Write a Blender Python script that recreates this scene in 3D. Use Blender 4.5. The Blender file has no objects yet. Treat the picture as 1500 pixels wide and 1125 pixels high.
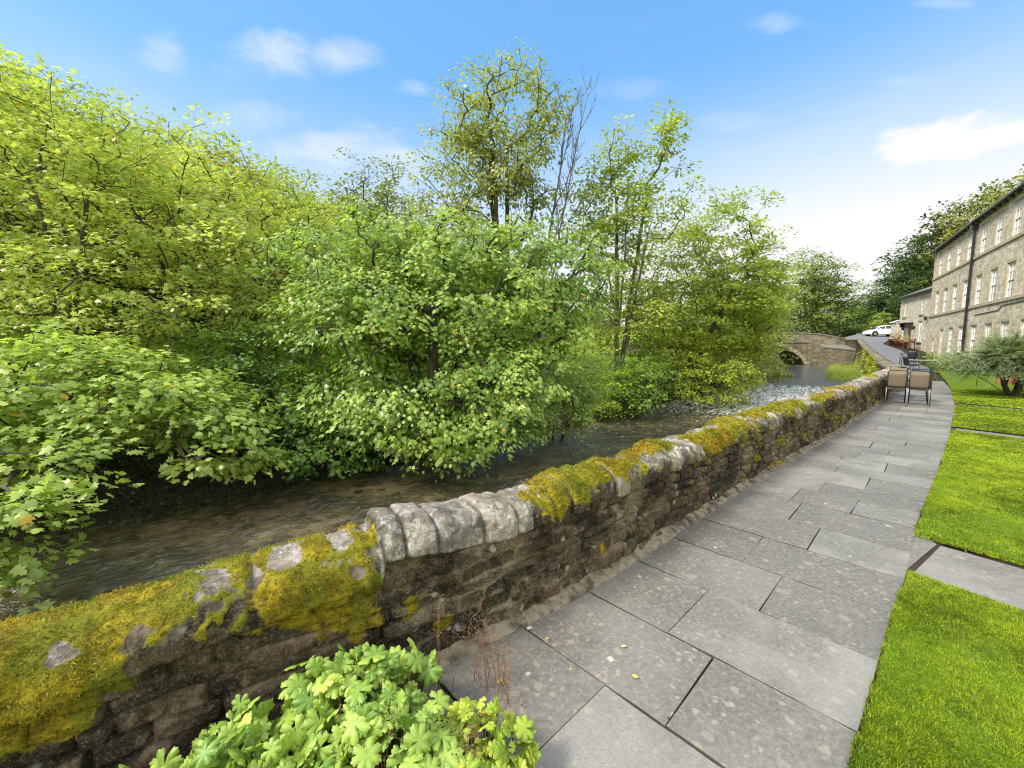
import bpy, math, random
import numpy as np
from mathutils import Vector
random.seed(7)
R = np.random.default_rng(11)
S = bpy.context.scene
COL = S.collection
PI = math.pi
rad = math.radians

# ------------------------------------------------------------------ camera model (used to survey the place)
CH = 1.65
TH = math.atan(59.5 / 600.0)
ct, st = math.cos(TH), math.sin(TH)
def P(px, py, Y):
    v = 562.5 - py
    t = Y / (600 * ct + v * st)
    return ((px - 750) * t, Y, CH + (v * ct - 600 * st) * t)
def G(px, py, z=0.0):
    v = 562.5 - py
    t = (z - CH) / (v * ct - 600 * st)
    return ((px - 750) * t, (600 * ct + v * st) * t)

cam = bpy.data.cameras.new('camera'); camo = bpy.data.objects.new('camera', cam); COL.objects.link(camo)
cam.sensor_width = 36; cam.lens = 36 * 600 / 1500.0; cam.clip_start = 0.05; cam.clip_end = 3000
camo.location = (0, 0, CH); camo.rotation_euler = (PI / 2 - TH, 0, 0)
S.camera = camo

# ------------------------------------------------------------------ render settings
S.view_settings.view_transform = 'Standard'; S.view_settings.look = 'None'
S.view_settings.exposure = 0; S.view_settings.gamma = 1
cy = S.cycles
cy.max_bounces = 6; cy.diffuse_bounces = 3; cy.glossy_bounces = 2; cy.transmission_bounces = 3; cy.transparent_max_bounces = 4
cy.caustics_reflective = False; cy.caustics_refractive = False
cy.filter_width = 1.05; cy.use_adaptive_sampling = True; cy.adaptive_threshold = 0.02
try:
    cy.use_denoising = True; cy.denoiser = 'OPENIMAGEDENOISE'
except Exception:
    pass

# ------------------------------------------------------------------ node helpers
def c4(c): return (c[0], c[1], c[2], 1.0)
class N:
    def __init__(s, name, world=None):
        if world: s.t = world.node_tree
        else:
            s.m = bpy.data.materials.new(name); s.m.use_nodes = True; s.t = s.m.node_tree
        s.t.nodes.clear()
    def n(s, typ, **kw):
        nd = s.t.nodes.new(typ)
        for k, v in kw.items(): setattr(nd, k, v)
        return nd
    def put(s, sock, v):
        if v is None: return
        if isinstance(v, bpy.types.NodeSocket): s.t.links.new(v, sock)
        elif isinstance(v, (tuple, list)) and sock.type == 'RGBA': sock.default_value = c4(v)
        else: sock.default_value = v
    def math(s, op, a, b=None, c=None, clamp=False):
        nd = s.n('ShaderNodeMath', operation=op); nd.use_clamp = clamp
        s.put(nd.inputs[0], a); s.put(nd.inputs[1], b)
        if c is not None: s.put(nd.inputs[2], c)
        return nd.outputs[0]
    def mix(s, f, a, b, bt='MIX'):
        nd = s.n('ShaderNodeMix', data_type='RGBA', blend_type=bt)
        s.put(nd.inputs[0], f); s.put(nd.inputs[6], a); s.put(nd.inputs[7], b)
        return nd.outputs[2]
    def noise(s, vec, scale, detail=4, rough=0.55, dist=0.0, out=0):
        nd = s.n('ShaderNodeTexNoise')
        s.put(nd.inputs['Vector'], vec); nd.inputs['Scale'].default_value = scale
        nd.inputs['Detail'].default_value = detail; nd.inputs['Roughness'].default_value = rough
        nd.inputs['Distortion'].default_value = dist
        return nd.outputs[out]
    def voro(s, vec, scale, out='Distance', rnd=1.0, feature='F1'):
        nd = s.n('ShaderNodeTexVoronoi', feature=feature)
        s.put(nd.inputs['Vector'], vec); nd.inputs['Scale'].default_value = scale; nd.inputs['Randomness'].default_value = rnd
        return nd.outputs[out]
    def mr(s, v, a, b, c=0.0, d=1.0, smooth=True):
        nd = s.n('ShaderNodeMapRange'); nd.interpolation_type = 'SMOOTHSTEP' if smooth else 'LINEAR'
        s.put(nd.inputs[0], v)
        for i, x in enumerate((a, b, c, d)): s.put(nd.inputs[i + 1], x)
        return nd.outputs[0]
    def ramp(s, v, stops):
        nd = s.n('ShaderNodeValToRGB'); s.put(nd.inputs[0], v); e = nd.color_ramp.elements
        while len(e) < len(stops): e.new(0.5)
        for i, (p, c) in enumerate(stops): e[i].position = p; e[i].color = c4(c)
        return nd.outputs[0]
    def coord(s, out='Object'): return s.n('ShaderNodeTexCoord').outputs[out]
    def scale(s, vec, sc, loc=(0, 0, 0)):
        nd = s.n('ShaderNodeMapping'); s.put(nd.inputs[0], vec); nd.inputs['Scale'].default_value = sc
        nd.inputs['Location'].default_value = loc
        return nd.outputs[0]
    def attr(s, name, out='Color'): return s.n('ShaderNodeAttribute', attribute_name=name).outputs[out]
    def sep(s, c):
        nd = s.n('ShaderNodeSeparateColor'); s.put(nd.inputs[0], c); return nd.outputs
    def bump(s, h, strength=0.5, dist=0.01, nrm=None):
        nd = s.n('ShaderNodeBump'); s.put(nd.inputs['Height'], h)
        s.put(nd.inputs['Strength'], strength); nd.inputs['Distance'].default_value = dist
        if nrm is not None: s.put(nd.inputs['Normal'], nrm)
        return nd.outputs[0]
    def bsdf(s, color, rough=0.8, spec=0.3, metal=0.0, normal=None, **kw):
        nd = s.n('ShaderNodeBsdfPrincipled')
        s.put(nd.inputs['Base Color'], color); s.put(nd.inputs['Roughness'], rough)
        s.put(nd.inputs['Specular IOR Level'], spec); nd.inputs['Metallic'].default_value = metal
        if normal is not None: s.put(nd.inputs['Normal'], normal)
        for k, v in kw.items(): s.put(nd.inputs[k], v)
        return nd.outputs[0]
    def out(s, sh):
        o = s.n('ShaderNodeOutputMaterial'); s.t.links.new(sh, o.inputs[0]); return s.m

# ------------------------------------------------------------------ numpy noise
def _h(ix, iy, iz):
    h = (ix * 374761393 + iy * 668265263 + iz * 2147483647 * 3 + 1013904223) & 0xffffffff
    h = ((h ^ (h >> 13)) * 1274126177) & 0xffffffff
    return ((h ^ (h >> 16)) & 0xffffff) / float(0xffffff)
def vn(x, y, z=None):
    x = np.asarray(x, float); y = np.asarray(y, float)
    z = np.zeros_like(x) if z is None else np.asarray(z, float)
    ix, iy, iz = [np.floor(a).astype(np.int64) for a in (x, y, z)]
    fx, fy, fz = x - ix, y - iy, z - iz
    fx, fy, fz = [f * f * (3 - 2 * f) for f in (fx, fy, fz)]
    r = 0
    for dx in (0, 1):
        for dy in (0, 1):
            for dz in (0, 1):
                w = (fx if dx else 1 - fx) * (fy if dy else 1 - fy) * (fz if dz else 1 - fz)
                r = r + w * _h(ix + dx, iy + dy, iz + dz)
    return r * 2 - 1
def fbm(x, y, z=None, o=4):
    r, a = 0, 1.0
    for i in range(o):
        f = 2.0 ** i
        r = r + a * vn(np.asarray(x) * f + 17.3 * i, np.asarray(y) * f + 5.1 * i, None if z is None else np.asarray(z) * f)
        a *= 0.5
    return r
def sstep(a, b, x):
    t = np.clip((np.asarray(x, float) - a) / (b - a), 0, 1); return t * t * (3 - 2 * t)

# ------------------------------------------------------------------ mesh helpers
def tag(o, label=None, cat=None, group=None, kind=None):
    if label: o['label'] = label
    if cat: o['category'] = cat
    if group: o['group'] = group
    if kind: o['kind'] = kind
    return o
def link(name, me, mat, parent=None, loc=None, rz=None):
    if mat is not None and not me.materials: me.materials.append(mat)
    o = bpy.data.objects.new(name, me); COL.objects.link(o)
    if parent is not None: o.parent = parent
    if loc is not None: o.location = loc
    if rz is not None: o.rotation_euler = (0, 0, rz)
    return o
def empty(name, loc=(0, 0, 0), rz=0.0, label=None, cat=None, group=None):
    o = bpy.data.objects.new(name, None); COL.objects.link(o); o.empty_display_size = 0.1
    o.location = loc; o.rotation_euler = (0, 0, rz)
    return tag(o, label, cat, group)
def mesh_np(name, V, F, smooth=False, col=None, uv=None):
    V = np.asarray(V, np.float32); F = np.asarray(F, np.int32)
    k = F.shape[1]
    me = bpy.data.meshes.new(name)
    me.vertices.add(len(V)); me.vertices.foreach_set('co', V.ravel())
    me.loops.add(F.size); me.loops.foreach_set('vertex_index', F.ravel())
    me.polygons.add(len(F)); me.polygons.foreach_set('loop_start', np.arange(len(F), dtype=np.int32) * k)
    try: me.polygons.foreach_set('loop_total', np.full(len(F), k, np.int32))
    except Exception: pass
    me.update(calc_edges=True)
    if smooth: me.polygons.foreach_set('use_smooth', np.ones(len(F), bool))
    if col is not None:
        a = me.color_attributes.new('Col', 'FLOAT_COLOR', 'POINT')
        c = np.ones((len(V), 4), np.float32); c[:, :col.shape[1]] = col
        a.data.foreach_set('color', c.ravel())
    if uv is not None:
        l = me.uv_layers.new(name='UVMap')
        l.data.foreach_set('uv', np.asarray(uv, np.float32)[F.ravel()].ravel())
    return me
def grid_faces(nr, nc):
    i = np.arange(nr - 1)[:, None] * nc + np.arange(nc - 1)[None, :]
    i = i.ravel()
    return np.stack([i, i + 1, i + nc + 1, i + nc], 1)
class MB:
    def __init__(s): s.v = []; s.f = []; s.u = 0.0
    def poly(s, pts):
        b = len(s.v); s.v += [tuple(p) for p in pts]; s.f.append(tuple(range(b, b + len(pts))))
    def box(s, c, d, rz=0.0, tilt=None):
        x, y, z = [a / 2.0 for a in d]; cr, sr = math.cos(rz), math.sin(rz); b = len(s.v)
        for sx in (-1, 1):
            for sy in (-1, 1):
                for sz in (-1, 1):
                    p = Vector((sx * x, sy * y, sz * z))
                    if tilt is not None: p = tilt @ p
                    s.v.append((c[0] + p.x * cr - p.y * sr, c[1] + p.x * sr + p.y * cr, c[2] + p.z))
        for f in ((0, 1, 3, 2), (4, 6, 7, 5), (0, 4, 5, 1), (2, 3, 7, 6), (0, 2, 6, 4), (1, 5, 7, 3)): s.f.append(tuple(b + i for i in f))
        return s
    def tube(s, pts, r, n=8, cap=True):
        pts = [Vector(p) for p in pts]; rr = r if isinstance(r, (list, tuple)) else [r] * len(pts)
        b = len(s.v)
        for i, p in enumerate(pts):
            d = (pts[min(i + 1, len(pts) - 1)] - pts[max(i - 1, 0)]).normalized()
            a = d.cross(Vector((0, 0, 1)) if abs(d.z) < 0.95 else Vector((1, 0, 0))).normalized(); e = d.cross(a)
            for k in range(n):
                t = 2 * PI * k / n; s.v.append(tuple(p + (a * math.cos(t) + e * math.sin(t)) * rr[i]))
        for i in range(len(pts) - 1):
            for k in range(n):
                k2 = (k + 1) % n; s.f.append((b + i * n + k, b + i * n + k2, b + (i + 1) * n + k2, b + (i + 1) * n + k))
        if cap:
            s.f.append(tuple(b + k for k in range(n))[::-1]); s.f.append(tuple(b + (len(pts) - 1) * n + k for k in range(n)))
        return s
    def lathe(s, c, prof, n=16):
        b = len(s.v)
        for r, z in prof:
            for k in range(n):
                t = 2 * PI * k / n; s.v.append((c[0] + r * math.cos(t), c[1] + r * math.sin(t), c[2] + z))
        for i in range(len(prof) - 1):
            for k in range(n):
                k2 = (k + 1) % n; s.f.append((b + i * n + k, b + i * n + k2, b + (i + 1) * n + k2, b + (i + 1) * n + k))
        return s
    def prism(s, prof, d0, d1, ax='y'):     # profile (a,b) extruded along an axis
        b = len(s.v); n = len(prof)
        for d in (d0, d1):
            for (x, z) in prof: s.v.append((x, d, z) if ax == 'y' else (d, x, z))
        for k in range(n):
            k2 = (k + 1) % n; s.f.append((b + k, b + k2, b + n + k2, b + n + k))
        s.f.append(tuple(b + k for k in range(n))[::-1]); s.f.append(tuple(b + n + k for k in range(n)))
        return s
    def build(s, name, mat, parent=None, smooth=False, bevel=0.0, loc=None, rz=None):
        me = bpy.data.meshes.new(name); me.from_pydata(s.v, [], s.f); me.update()
        l = me.uv_layers.new(name='UVMap')
        for p in me.polygons:
            nr = p.normal
            for li in p.loop_indices:
                co = me.vertices[me.loops[li].vertex_index].co
                if abs(nr.z) > 0.8: l.data[li].uv = (co.x, co.y)
                else:
                    h = math.hypot(nr.x, nr.y) or 1.0
                    l.data[li].uv = (-co.x * nr.y / h + co.y * nr.x / h, co.z)
            p.use_smooth = smooth
        o = link(name, me, mat, parent, loc, rz)
        if bevel > 0:
            m = o.modifiers.new('bevel', 'BEVEL'); m.width = bevel; m.segments = 2; m.limit_method = 'ANGLE'
        return o
def copy_tree(o, parent=None):
    c = o.copy(); COL.objects.link(c); c.parent = parent
    for ch in [x for x in COL.objects if x.parent == o]: copy_tree(ch, c)
    return c
def kids(o):
    return [x for x in o.children]

# ------------------------------------------------------------------ plan of the place: n runs along the path, c across it (right is +)
AX = np.array([.722, .692]); AX = AX / np.linalg.norm(AX); BX = np.array([AX[1], -AX[0]])
def W(n, c): return (n * AX[0] + c * BX[0], n * AX[1] + c * BX[1])
def NC(x, y): return (x * AX[0] + y * AX[1], x * BX[0] + y * BX[1])
wall_xy = np.array([(-7.0, -2.2), (-3.6, -.05), (-1.6, 1.18), (-.35, 2.0), (.5, 2.64), (1.37, 3.43), (2.74, 4.68), (6.03, 7.5), (9.73, 10.85), (14.5, 15.3)])
wn, wc = NC(wall_xy[:, 0], wall_xy[:, 1])
wing_xy = np.array([(14.5, 15.3), (17.2, 18.9), (22.0, 24.9), (28.5, 33.2), (35.6, 42.2), (35.42, 43.75)])
gn, gc = NC(wing_xy[:, 0], wing_xy[:, 1])
red_xy = np.array([(-1.8, -1.6), (0, .2), (1.31, 1.44), (1.68, 1.77), (2.25, 2.29), (2.87, 2.82), (3.6, 3.51), (5.22, 4.91), (7.2, 6.64), (9.14, 8.38), (11.7, 10.7), (15.91, 14.76), (22.05, 21.11), (26, 26.6)])
rn, rc = NC(red_xy[:, 0], red_xy[:, 1])
def c_wall(n): return np.interp(n, wn, wc)
def c_edge(n): return np.interp(n, rn, rc)
def c_rb(n):   # right bank of the river = back of wall, then the wing wall
    return np.where(n < wn[-1], np.interp(n, wn, wc) - .30, np.interp(n, gn, gc) - .22)
def c_lb(n): return np.interp(n, [-30, -1, 3, 8, 12, 20, 26, 32, 45, 56, 80, 140], [-12.5, -11.0, -10.8, -10.4, -10.2, -10.3, -9.6, -9.8, -14.5, -19.5, -28, -60])
def water_z(n): return np.interp(n, [-100, 18, 24, 30, 55, 300], [-1.92, -1.9, -1.55, -.95, -.55, -.3])
def road_z(n, c):
    q = n
    b = np.interp(q, [-100, 20, 30, 42, 55, 66, 85, 140, 400], [0, 0, .12, .45, 1.12, 1.75, 2.7, 4, 6])
    return b - .07 * sstep(24, 50, q) * (np.clip(c, -12, 16) + 2)
def terr(n, c):
    n = np.asarray(n, float); c = np.asarray(c, float)
    x = n * AX[0] + c * BX[0]; y = n * AX[1] + c * BX[1]
    wz = water_z(n)
    right = road_z(n, c) - .07
    e = (x - 37) * .809 - (y - 36.7) * .588
    right = right + .42 * np.clip(e - 13, 0, 40)
    right = right + sstep(78, 120, n) * 4 * sstep(0, 40, c + 10)
    d = c_lb(n) - c      # distance into the left bank
    left = wz - .35 + 1.15 * sstep(-.3, 1.4, d) + .35 * sstep(1, 5, d) + .02 * np.clip(d, 0, 30)
    hv = -x * .8 + y * .25 - 13
    left = left + 46 * (1 - np.exp(-.5 * np.clip(hv, 0, 400) / 46.)) + fbm(x * .12, y * .12) * .35 * sstep(3, 12, d)
    left = left + sstep(95, 170, y) * 7
    bed = wz - .4 + .1 * fbm(x * .8, y * .8)
    z = np.where(c > c_rb(n), right, np.where(d > -.3, left, bed))
    # green spit under the wing wall
    sp = sstep(33, 38, n) * (1 - sstep(50, 54, n)) * sstep(-2.6, -1.6, c - c_rb(n)) * (c <= c_rb(n))
    return np.where(sp > 0, np.maximum(z, wz - .4 + .62 * sp + .06 * fbm(x * 1.5, y * 1.5)), z)
def tz(x, y):
    n, c = NC(x, y); return float(terr(np.array([n]), np.array([c]))[0])

# ------------------------------------------------------------------ world
SUN_AZ = rad(-114)   # compass from +Y, clockwise
SUN_EL = rad(45)
w = bpy.data.worlds.new('World'); S.world = w; w.use_nodes = True
k = N('w', w)
sky = k.n('ShaderNodeTexSky'); sky.sky_type = 'NISHITA'; sky.sun_disc = False
sky.sun_elevation = SUN_EL; sky.sun_rotation = SUN_AZ; sky.air_density = 1.0; sky.dust_density = .6; sky.ozone_density = 1.3
gen = k.coord('Generated')
sx = k.n('ShaderNodeSeparateXYZ'); k.put(sx.inputs[0], gen)
az = k.math('ARCTAN2', sx.outputs[0], sx.outputs[1]); el = k.math('ARCSINE', sx.outputs[2])
cn = k.noise(k.scale(gen, (1, 1, 2.2)), 5.5, 6, .58, .3)
cn2 = k.noise(k.scale(gen, (1, 1, 3.0)), 16, 5, .6)
def dirof(px, py):
    x, y, z = P(px, py, 10.0); z -= CH
    return x / y, z / y
gy_ = k.math('MAXIMUM', sx.outputs[1], .02); gax = k.math('DIVIDE', sx.outputs[0], gy_); gaz = k.math('DIVIDE', sx.outputs[2], gy_)
mask = None
for (px, py, rx, ry, amp) in ((385, 82, 75, 42, .75), (238, 95, 42, 38, .6), (500, 82, 60, 26, .55), (600, 130, 30, 14, .5), (1140, 34, 60, 14, .35), (350, 170, 70, 22, .28),
                              (1400, 212, 105, 36, 1.6), (1450, 195, 80, 34, 1.6), (1350, 222, 55, 18, 1.4), (930, 130, 70, 16, .22), (1080, 180, 70, 16, .22), (1390, 5, 60, 9, .4), (520, 235, 130, 42, .75), (1335, 120, 50, 9, .25)):
    a0, e0 = dirof(px, py); a1, e1 = dirof(px + rx, py - ry); ra, re = abs(a1 - a0) + 1e-3, abs(e1 - e0) + 1e-3
    da = k.math('DIVIDE', k.math('SUBTRACT', gax, a0), ra); de = k.math('DIVIDE', k.math('SUBTRACT', gaz, e0), re)
    q = k.math('ADD', k.math('MULTIPLY', da, da), k.math('MULTIPLY', de, de))
    q = k.math('ADD', q, k.math('MULTIPLY', k.math('SUBTRACT', cn, .5), -5.0))
    q = k.math('ADD', q, k.math('MULTIPLY', k.math('SUBTRACT', cn2, .5), -2.0))
    lo = -1.6 if amp < 1.2 else -.1
    m = k.math('MULTIPLY', k.mr(q, 1.5, lo, 0, 1), amp)
    mask = m if mask is None else k.math('MAXIMUM', mask, m)
# thin veil elsewhere behind the camera too
veil = k.mr(k.noise(k.scale(gen, (1, 1, 3.5), (3, 1, 0)), 2.6, 5, .6), .50, .80, 0, .35)
mask = k.math('MAXIMUM', mask, k.math('MULTIPLY', veil, k.mr(el, .1, .5, 1, .25)))
haz = k.math('ADD', k.mr(el, .56, .05, 0, .97), k.math('MULTIPLY', k.mr(az, -.1, .8, 0, .4), k.mr(el, .55, .1)), clamp=True)
skyc = k.mix(1.0, sky.outputs[0], (1.55, 2.08, 2.35), 'MULTIPLY')
skyc = k.mix(.62, skyc, (1.25, 3.35, 6.4)); c = k.mix(haz, skyc, (6.7, 6.7, 6.7))
c = k.mix(k.math('MINIMUM', mask, 1.0), c, (6.9, 6.9, 6.9))
# fill light: unseen bright cloud added overhead and behind the viewer
oc = k.mr(k.noise(k.scale(gen, (1, 1, 1.4), (5, 2, 0)), 2.2, 6, .6), .36, .58)
out_ = k.math('MAXIMUM', k.mr(sx.outputs[1], .28, -.05), k.mr(el, .80, 1.05))
c = k.mix(k.math('MULTIPLY', oc, out_), c, (20.0, 19.4, 18.2))
bg = k.n('ShaderNodeBackground'); k.put(bg.inputs[0], c); bg.inputs[1].default_value = 0.15
wo = k.n('ShaderNodeOutputWorld'); k.t.links.new(bg.outputs[0], wo.inputs[0])
sl = bpy.data.lights.new('sun', 'SUN'); sl.energy = 5.0; sl.angle = rad(14); sl.color = (1, .94, .82)
so = bpy.data.objects.new('sun', sl); COL.objects.link(so)
sd = Vector((math.sin(SUN_AZ) * math.cos(SUN_EL), math.cos(SUN_AZ) * math.cos(SUN_EL), math.sin(SUN_EL)))
so.rotation_euler = sd.to_track_quat('Z', 'Y').to_euler(); so.location = (0, 0, 40)

# ------------------------------------------------------------------ materials
def foliage_mat(name, trans=.44, rough=.36, spec=.6, tint=(1, 1, 1)):
    k = N(name); a = k.attr('Col')
    if tint != (1, 1, 1): a = k.mix(1.0, a, tint, 'MULTIPLY')
    d = k.bsdf(a, rough, spec)
    t = k.n('ShaderNodeBsdfTranslucent'); k.put(t.inputs[0], k.mix(1.0, a, (1.24, 1.3, .68), 'MULTIPLY'))
    m = k.n('ShaderNodeMixShader'); m.inputs[0].default_value = trans
    k.t.links.new(d, m.inputs[1]); k.t.links.new(t.outputs[0], m.inputs[2])
    return k.out(m.outputs[0])
M = {}
M['leaf'] = foliage_mat('leaf', tint=(1.24, 1.18, 1.2))
M['leaf_far'] = foliage_mat('leaf_far', .40, .6, .2, (1.2, 1.16, 1.2))
def bark_mat(name, c1, c2, sc=6):
    k = N(name); o = k.coord(); n1 = k.noise(k.scale(o, (1, 1, .35)), sc, 6, .65, .6); n2 = k.noise(o, 1.7, 3)
    col = k.mix(k.mr(n1, .3, .7), c1, c2); col = k.mix(k.mr(n2, .5, .75), col, (.09, .11, .04))
    return k.out(k.bsdf(col, .9, .15, normal=k.bump(n1, .8, .03)))
M['bark'] = bark_mat('bark', (.035, .03, .022), (.12, .105, .08))
M['bark_pale'] = bark_mat('bark_pale', (.10, .085, .06), (.24, .21, .16))
M['dry'] = bark_mat('dry_stem', (.16, .08, .04), (.33, .19, .10), 30)

def stone_wall_mat(name, light=1.0, green=.5):      # for the near rubble wall: attributes drive it
    k = N(name); o = k.coord(); s = k.sep(k.attr('Col')); rnd, mort, moss = s[0], s[1], s[2]
    a = k.attr('Col', 'Alpha')
    n1 = k.noise(o, 9, 8, .68, .4); n2 = k.noise(o, 45, 5, .7); n3 = k.noise(o, 2.6, 5, .6, .5); n4 = k.noise(k.scale(o, (1, 1, 1), (7, 3, 1)), 20, 6, .7); n5 = k.noise(o, 110, 4, .75)
    base = k.ramp(rnd, [(0, (.06, .048, .034)), (.25, (.15, .115, .072)), (.5, (.26, .20, .125)), (.75, (.18, .11, .075)), (1, (.38, .31, .21))])
    base = k.mix(k.mr(n1, .46, .62, 0, .7), base, (.035, .03, .022))
    base = k.mix(k.mr(n2, .50, .68, 0, .6), base, (.38, .34, .26))
    mc = k.mix(k.mr(n3, .44, .58), (.40, .33, .22), (.05, .042, .028)); mc = k.mix(k.mr(n4, .45, .6, 0, .5), mc, (.10, .085, .05))
    base = k.mix(k.math('MULTIPLY', mort, 1.0), base, mc)
    # black algae staining and green film
    base = k.mix(k.mr(k.math('ADD', n3, k.math('MULTIPLY', k.math('SUBTRACT', n4, .5), .5)), .475, .58, 0, .78), base, (.02, .018, .012))
    base = k.mix(k.mr(k.noise(o, 5.5, 5, .7), .56, .70, 0, .6), base, (.075, .095, .018))
    base = k.mix(k.mr(k.noise(o, 1.9, 6, .7), .44, .60), base, k.mix(1.0, base, (.42, .40, .36), 'MULTIPLY')); base = k.mix(1.0, base, (.86, .84, .80), 'MULTIPLY')
    # coping: paler, with pinkish grey and white lichen
    cop = k.ramp(rnd, [(0, (.33, .30, .25)), (.35, (.44, .40, .34)), (.6, (.46, .38, .33)), (1, (.58, .54, .47))])
    cop = k.mix(k.mr(n1, .42, .66, 0, .72), cop, (.085, .078, .06))
    cop = k.mix(k.mr(n4, .50, .60, 0, .8), cop, (.74, .72, .67))
    cop = k.mix(k.mr(n5, .52, .62, 0, .55), cop, (.07, .06, .045)); cop = k.mix(k.mr(k.noise(o, 3.1, 5, .7), .5, .62, 0, .5), cop, (.10, .10, .03))
    base = k.mix(k.mr(n5, .54, .62, 0, .35), base, (.36, .31, .23)); base = k.mix(k.mr(n5, .47, .40, 0, .45), base, (.02, .017, .012))
    cop = k.mix(k.math("MULTIPLY", mort, .75), cop, (.035, .03, .02))
    base = k.mix(k.math('MULTIPLY', k.math('MULTIPLY', a, 1.0), k.mr(n3, .3, .7, 1, .35)), base, cop)
    # round pale lichens
    vd = k.voro(k.mix(.06, o, k.noise(o, 20, 3, .5, 0, 1)), 11); pick = k.mr(k.noise(o, 3.3, 3), .50, .62)
    base = k.mix(k.math('MULTIPLY', k.mr(vd, .26, .16), k.math('MULTIPLY', pick, .8)), base, (.42, .42, .36))
    mosc = k.ramp(k.noise(o, 14, 6, .65), [(.25, (.08, .06, .008)), (.45, (.24, .18, .012)), (.58, (.42, .33, .018)), (.78, (.50, .32, .025))])
    mosc = k.mix(k.mr(k.noise(o, 4.0, 3), .45, .65, 0, .8), mosc, (.17, .20, .02)); mosc = k.mix(k.mr(k.noise(o, 55, 4, .7), .52, .62, 0, .7), mosc, (.04, .035, .006))
    base = k.mix(k.mr(moss, .35, .65), base, mosc)
    h = k.math('ADD', k.math('MULTIPLY', n1, 1.2), k.math('ADD', k.math('MULTIPLY', n2, .7), k.math('MULTIPLY', n5, .35)))
    return k.out(k.bsdf(base, .88, .2, normal=k.bump(h, 1.0, .03)))
M['wall'] = stone_wall_mat('rubble_stone')

def masonry_mat(name, c_lo, c_hi, mortar, bw=.34, bh=.15, dark=(.05, .048, .04), stain=.5, green=0.0, uv=True):
    k = N(name); u = k.coord('UV'); o = k.coord()
    wp = k.mix(.018, u, k.noise(u, 3.5, 3, .6, 0, 1), 'ADD')
    b = k.n('ShaderNodeTexBrick'); k.put(b.inputs['Vector'], wp)
    b.inputs['Scale'].default_value = 1; b.inputs['Brick Width'].default_value = bw; b.inputs['Row Height'].default_value = bh
    b.inputs['Mortar Size'].default_value = .012; b.inputs['Mortar Smooth'].default_value = .4; b.inputs['Bias'].default_value = 0.0
    b.offset = .43; b.squash = .72; b.squash_frequency = 3
    b.inputs['Color1'].default_value = (0, 0, 0, 1); b.inputs['Color2'].default_value = (1, 1, 1, 1); b.inputs['Mortar'].default_value = (.5, .5, .5, 1)
    v = k.sep(b.outputs[0])[0]
    base = k.mix(v, c_lo, c_hi)
    n1 = k.noise(o, 7, 7, .7); n2 = k.noise(o, .55, 5, .65); n3 = k.noise(o, 30, 4, .7)
    base = k.mix(k.mr(n1, .4, .72, 0, .55), base, tuple(x * .62 for x in c_lo))
    base = k.mix(k.mr(n3, .5, .75, 0, .35), base, c_hi)
    base = k.mix(k.mr(n2, .46, .68, 0, stain), base, dark)
    if green: base = k.mix(k.mr(k.noise(o, 1.6, 5, .7), .5, .66, 0, green), base, (.10, .11, .025))
    base = k.mix(k.math('MULTIPLY', b.outputs[1], .85), base, mortar)
    h = k.math('ADD', k.math('MULTIPLY', b.outputs[1], -1.2), k.math('ADD', k.math('MULTIPLY', v, .5), n1))
    return k.out(k.bsdf(base, .9, .2, normal=k.bump(h, .8, .03)))
M['gritstone'] = masonry_mat('gritstone', (.44, .37, .265), (.76, .67, .51), (.64, .56, .42), .42, .17, dark=(.26, .225, .16), stain=.35)
M['cottage_stone'] = masonry_mat('cottage_stone', (.46, .40, .30), (.76, .68, .53), (.66, .58, .45), .36, .16, dark=(.2, .17, .12), stain=.3)
M['bridge_stone'] = masonry_mat('bridge_stone', (.15, .13, .095), (.38, .325, .245), (.30, .255, .19), .55, .26, stain=.6, green=.6)
M['wing_stone'] = masonry_mat('wing_stone', (.13, .115, .085), (.30, .25, .18), (.25, .21, .15), .38, .15, stain=.6, green=.6)
def ashlar(name, c, c2):
    k = N(name); o = k.coord(); n = k.noise(o, 5, 6, .7)
    return k.out(k.bsdf(k.mix(k.mr(n, .35, .7), c, c2), .85, .2, normal=k.bump(n, .4, .01)))
M['dressed'] = ashlar('dressed_stone', (.52, .43, .30), (.34, .275, .19))
M['coping_grey'] = ashlar('coping_grey', (.22, .21, .18), (.12, .11, .08))
def simple(name, c, rough=.6, spec=.4, metal=0.0, var=.25, sc=12):
    k = N(name); n = k.noise(k.coord(), sc, 4, .6)
    col = k.mix(k.mr(n, .3, .7, 0, 1), tuple(x * (1 - var) for x in c), tuple(min(1, x * (1 + var * .6)) for x in c))
    return k.out(k.bsdf(col, rough, spec, metal))
M['white'] = simple('white_paint', (.74, .73, .70), .5, .4, var=.08)
M['black'] = simple('black_paint', (.022, .022, .024), .4, .5)
M['oak'] = simple('pale_oak', (.42, .22, .09), .55, .3)
M['terracotta'] = simple('terracotta', (.30, .12, .065), .8, .2)
M['redwood'] = simple('red_brown_timber', (.13, .055, .035), .7, .3)
M['alu'] = simple('grey_tube', (.33, .34, .36), .38, .5, .6, .1)
M['darktube'] = simple('dark_tube', (.05, .048, .045), .4, .5, .3)
M['tabletop'] = simple('pale_table_top', (.42, .45, .42), .22, .6, 0, .15)
M['darktop'] = simple('dark_table_top', (.03, .03, .032), .4, .5)
M['lamp'] = simple('lantern_metal', (.03, .03, .03), .5, .4)
M['tyre'] = simple('tyre_rubber', (.02, .02, .02), .8, .2)
M['rim'] = simple('wheel_rim', (.35, .35, .36), .3, .6, .7)
k = N('car_paint'); M['car'] = k.out(k.bsdf(k.mix(k.noise(k.coord(), 2, 2), (.72, .73, .75), (.80, .81, .83)), .28, .5, **{'Coat Weight': .6}))
k = N('red_lens'); M['red_lens'] = k.out(k.bsdf((.35, .01, .01), .2, .5))
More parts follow.
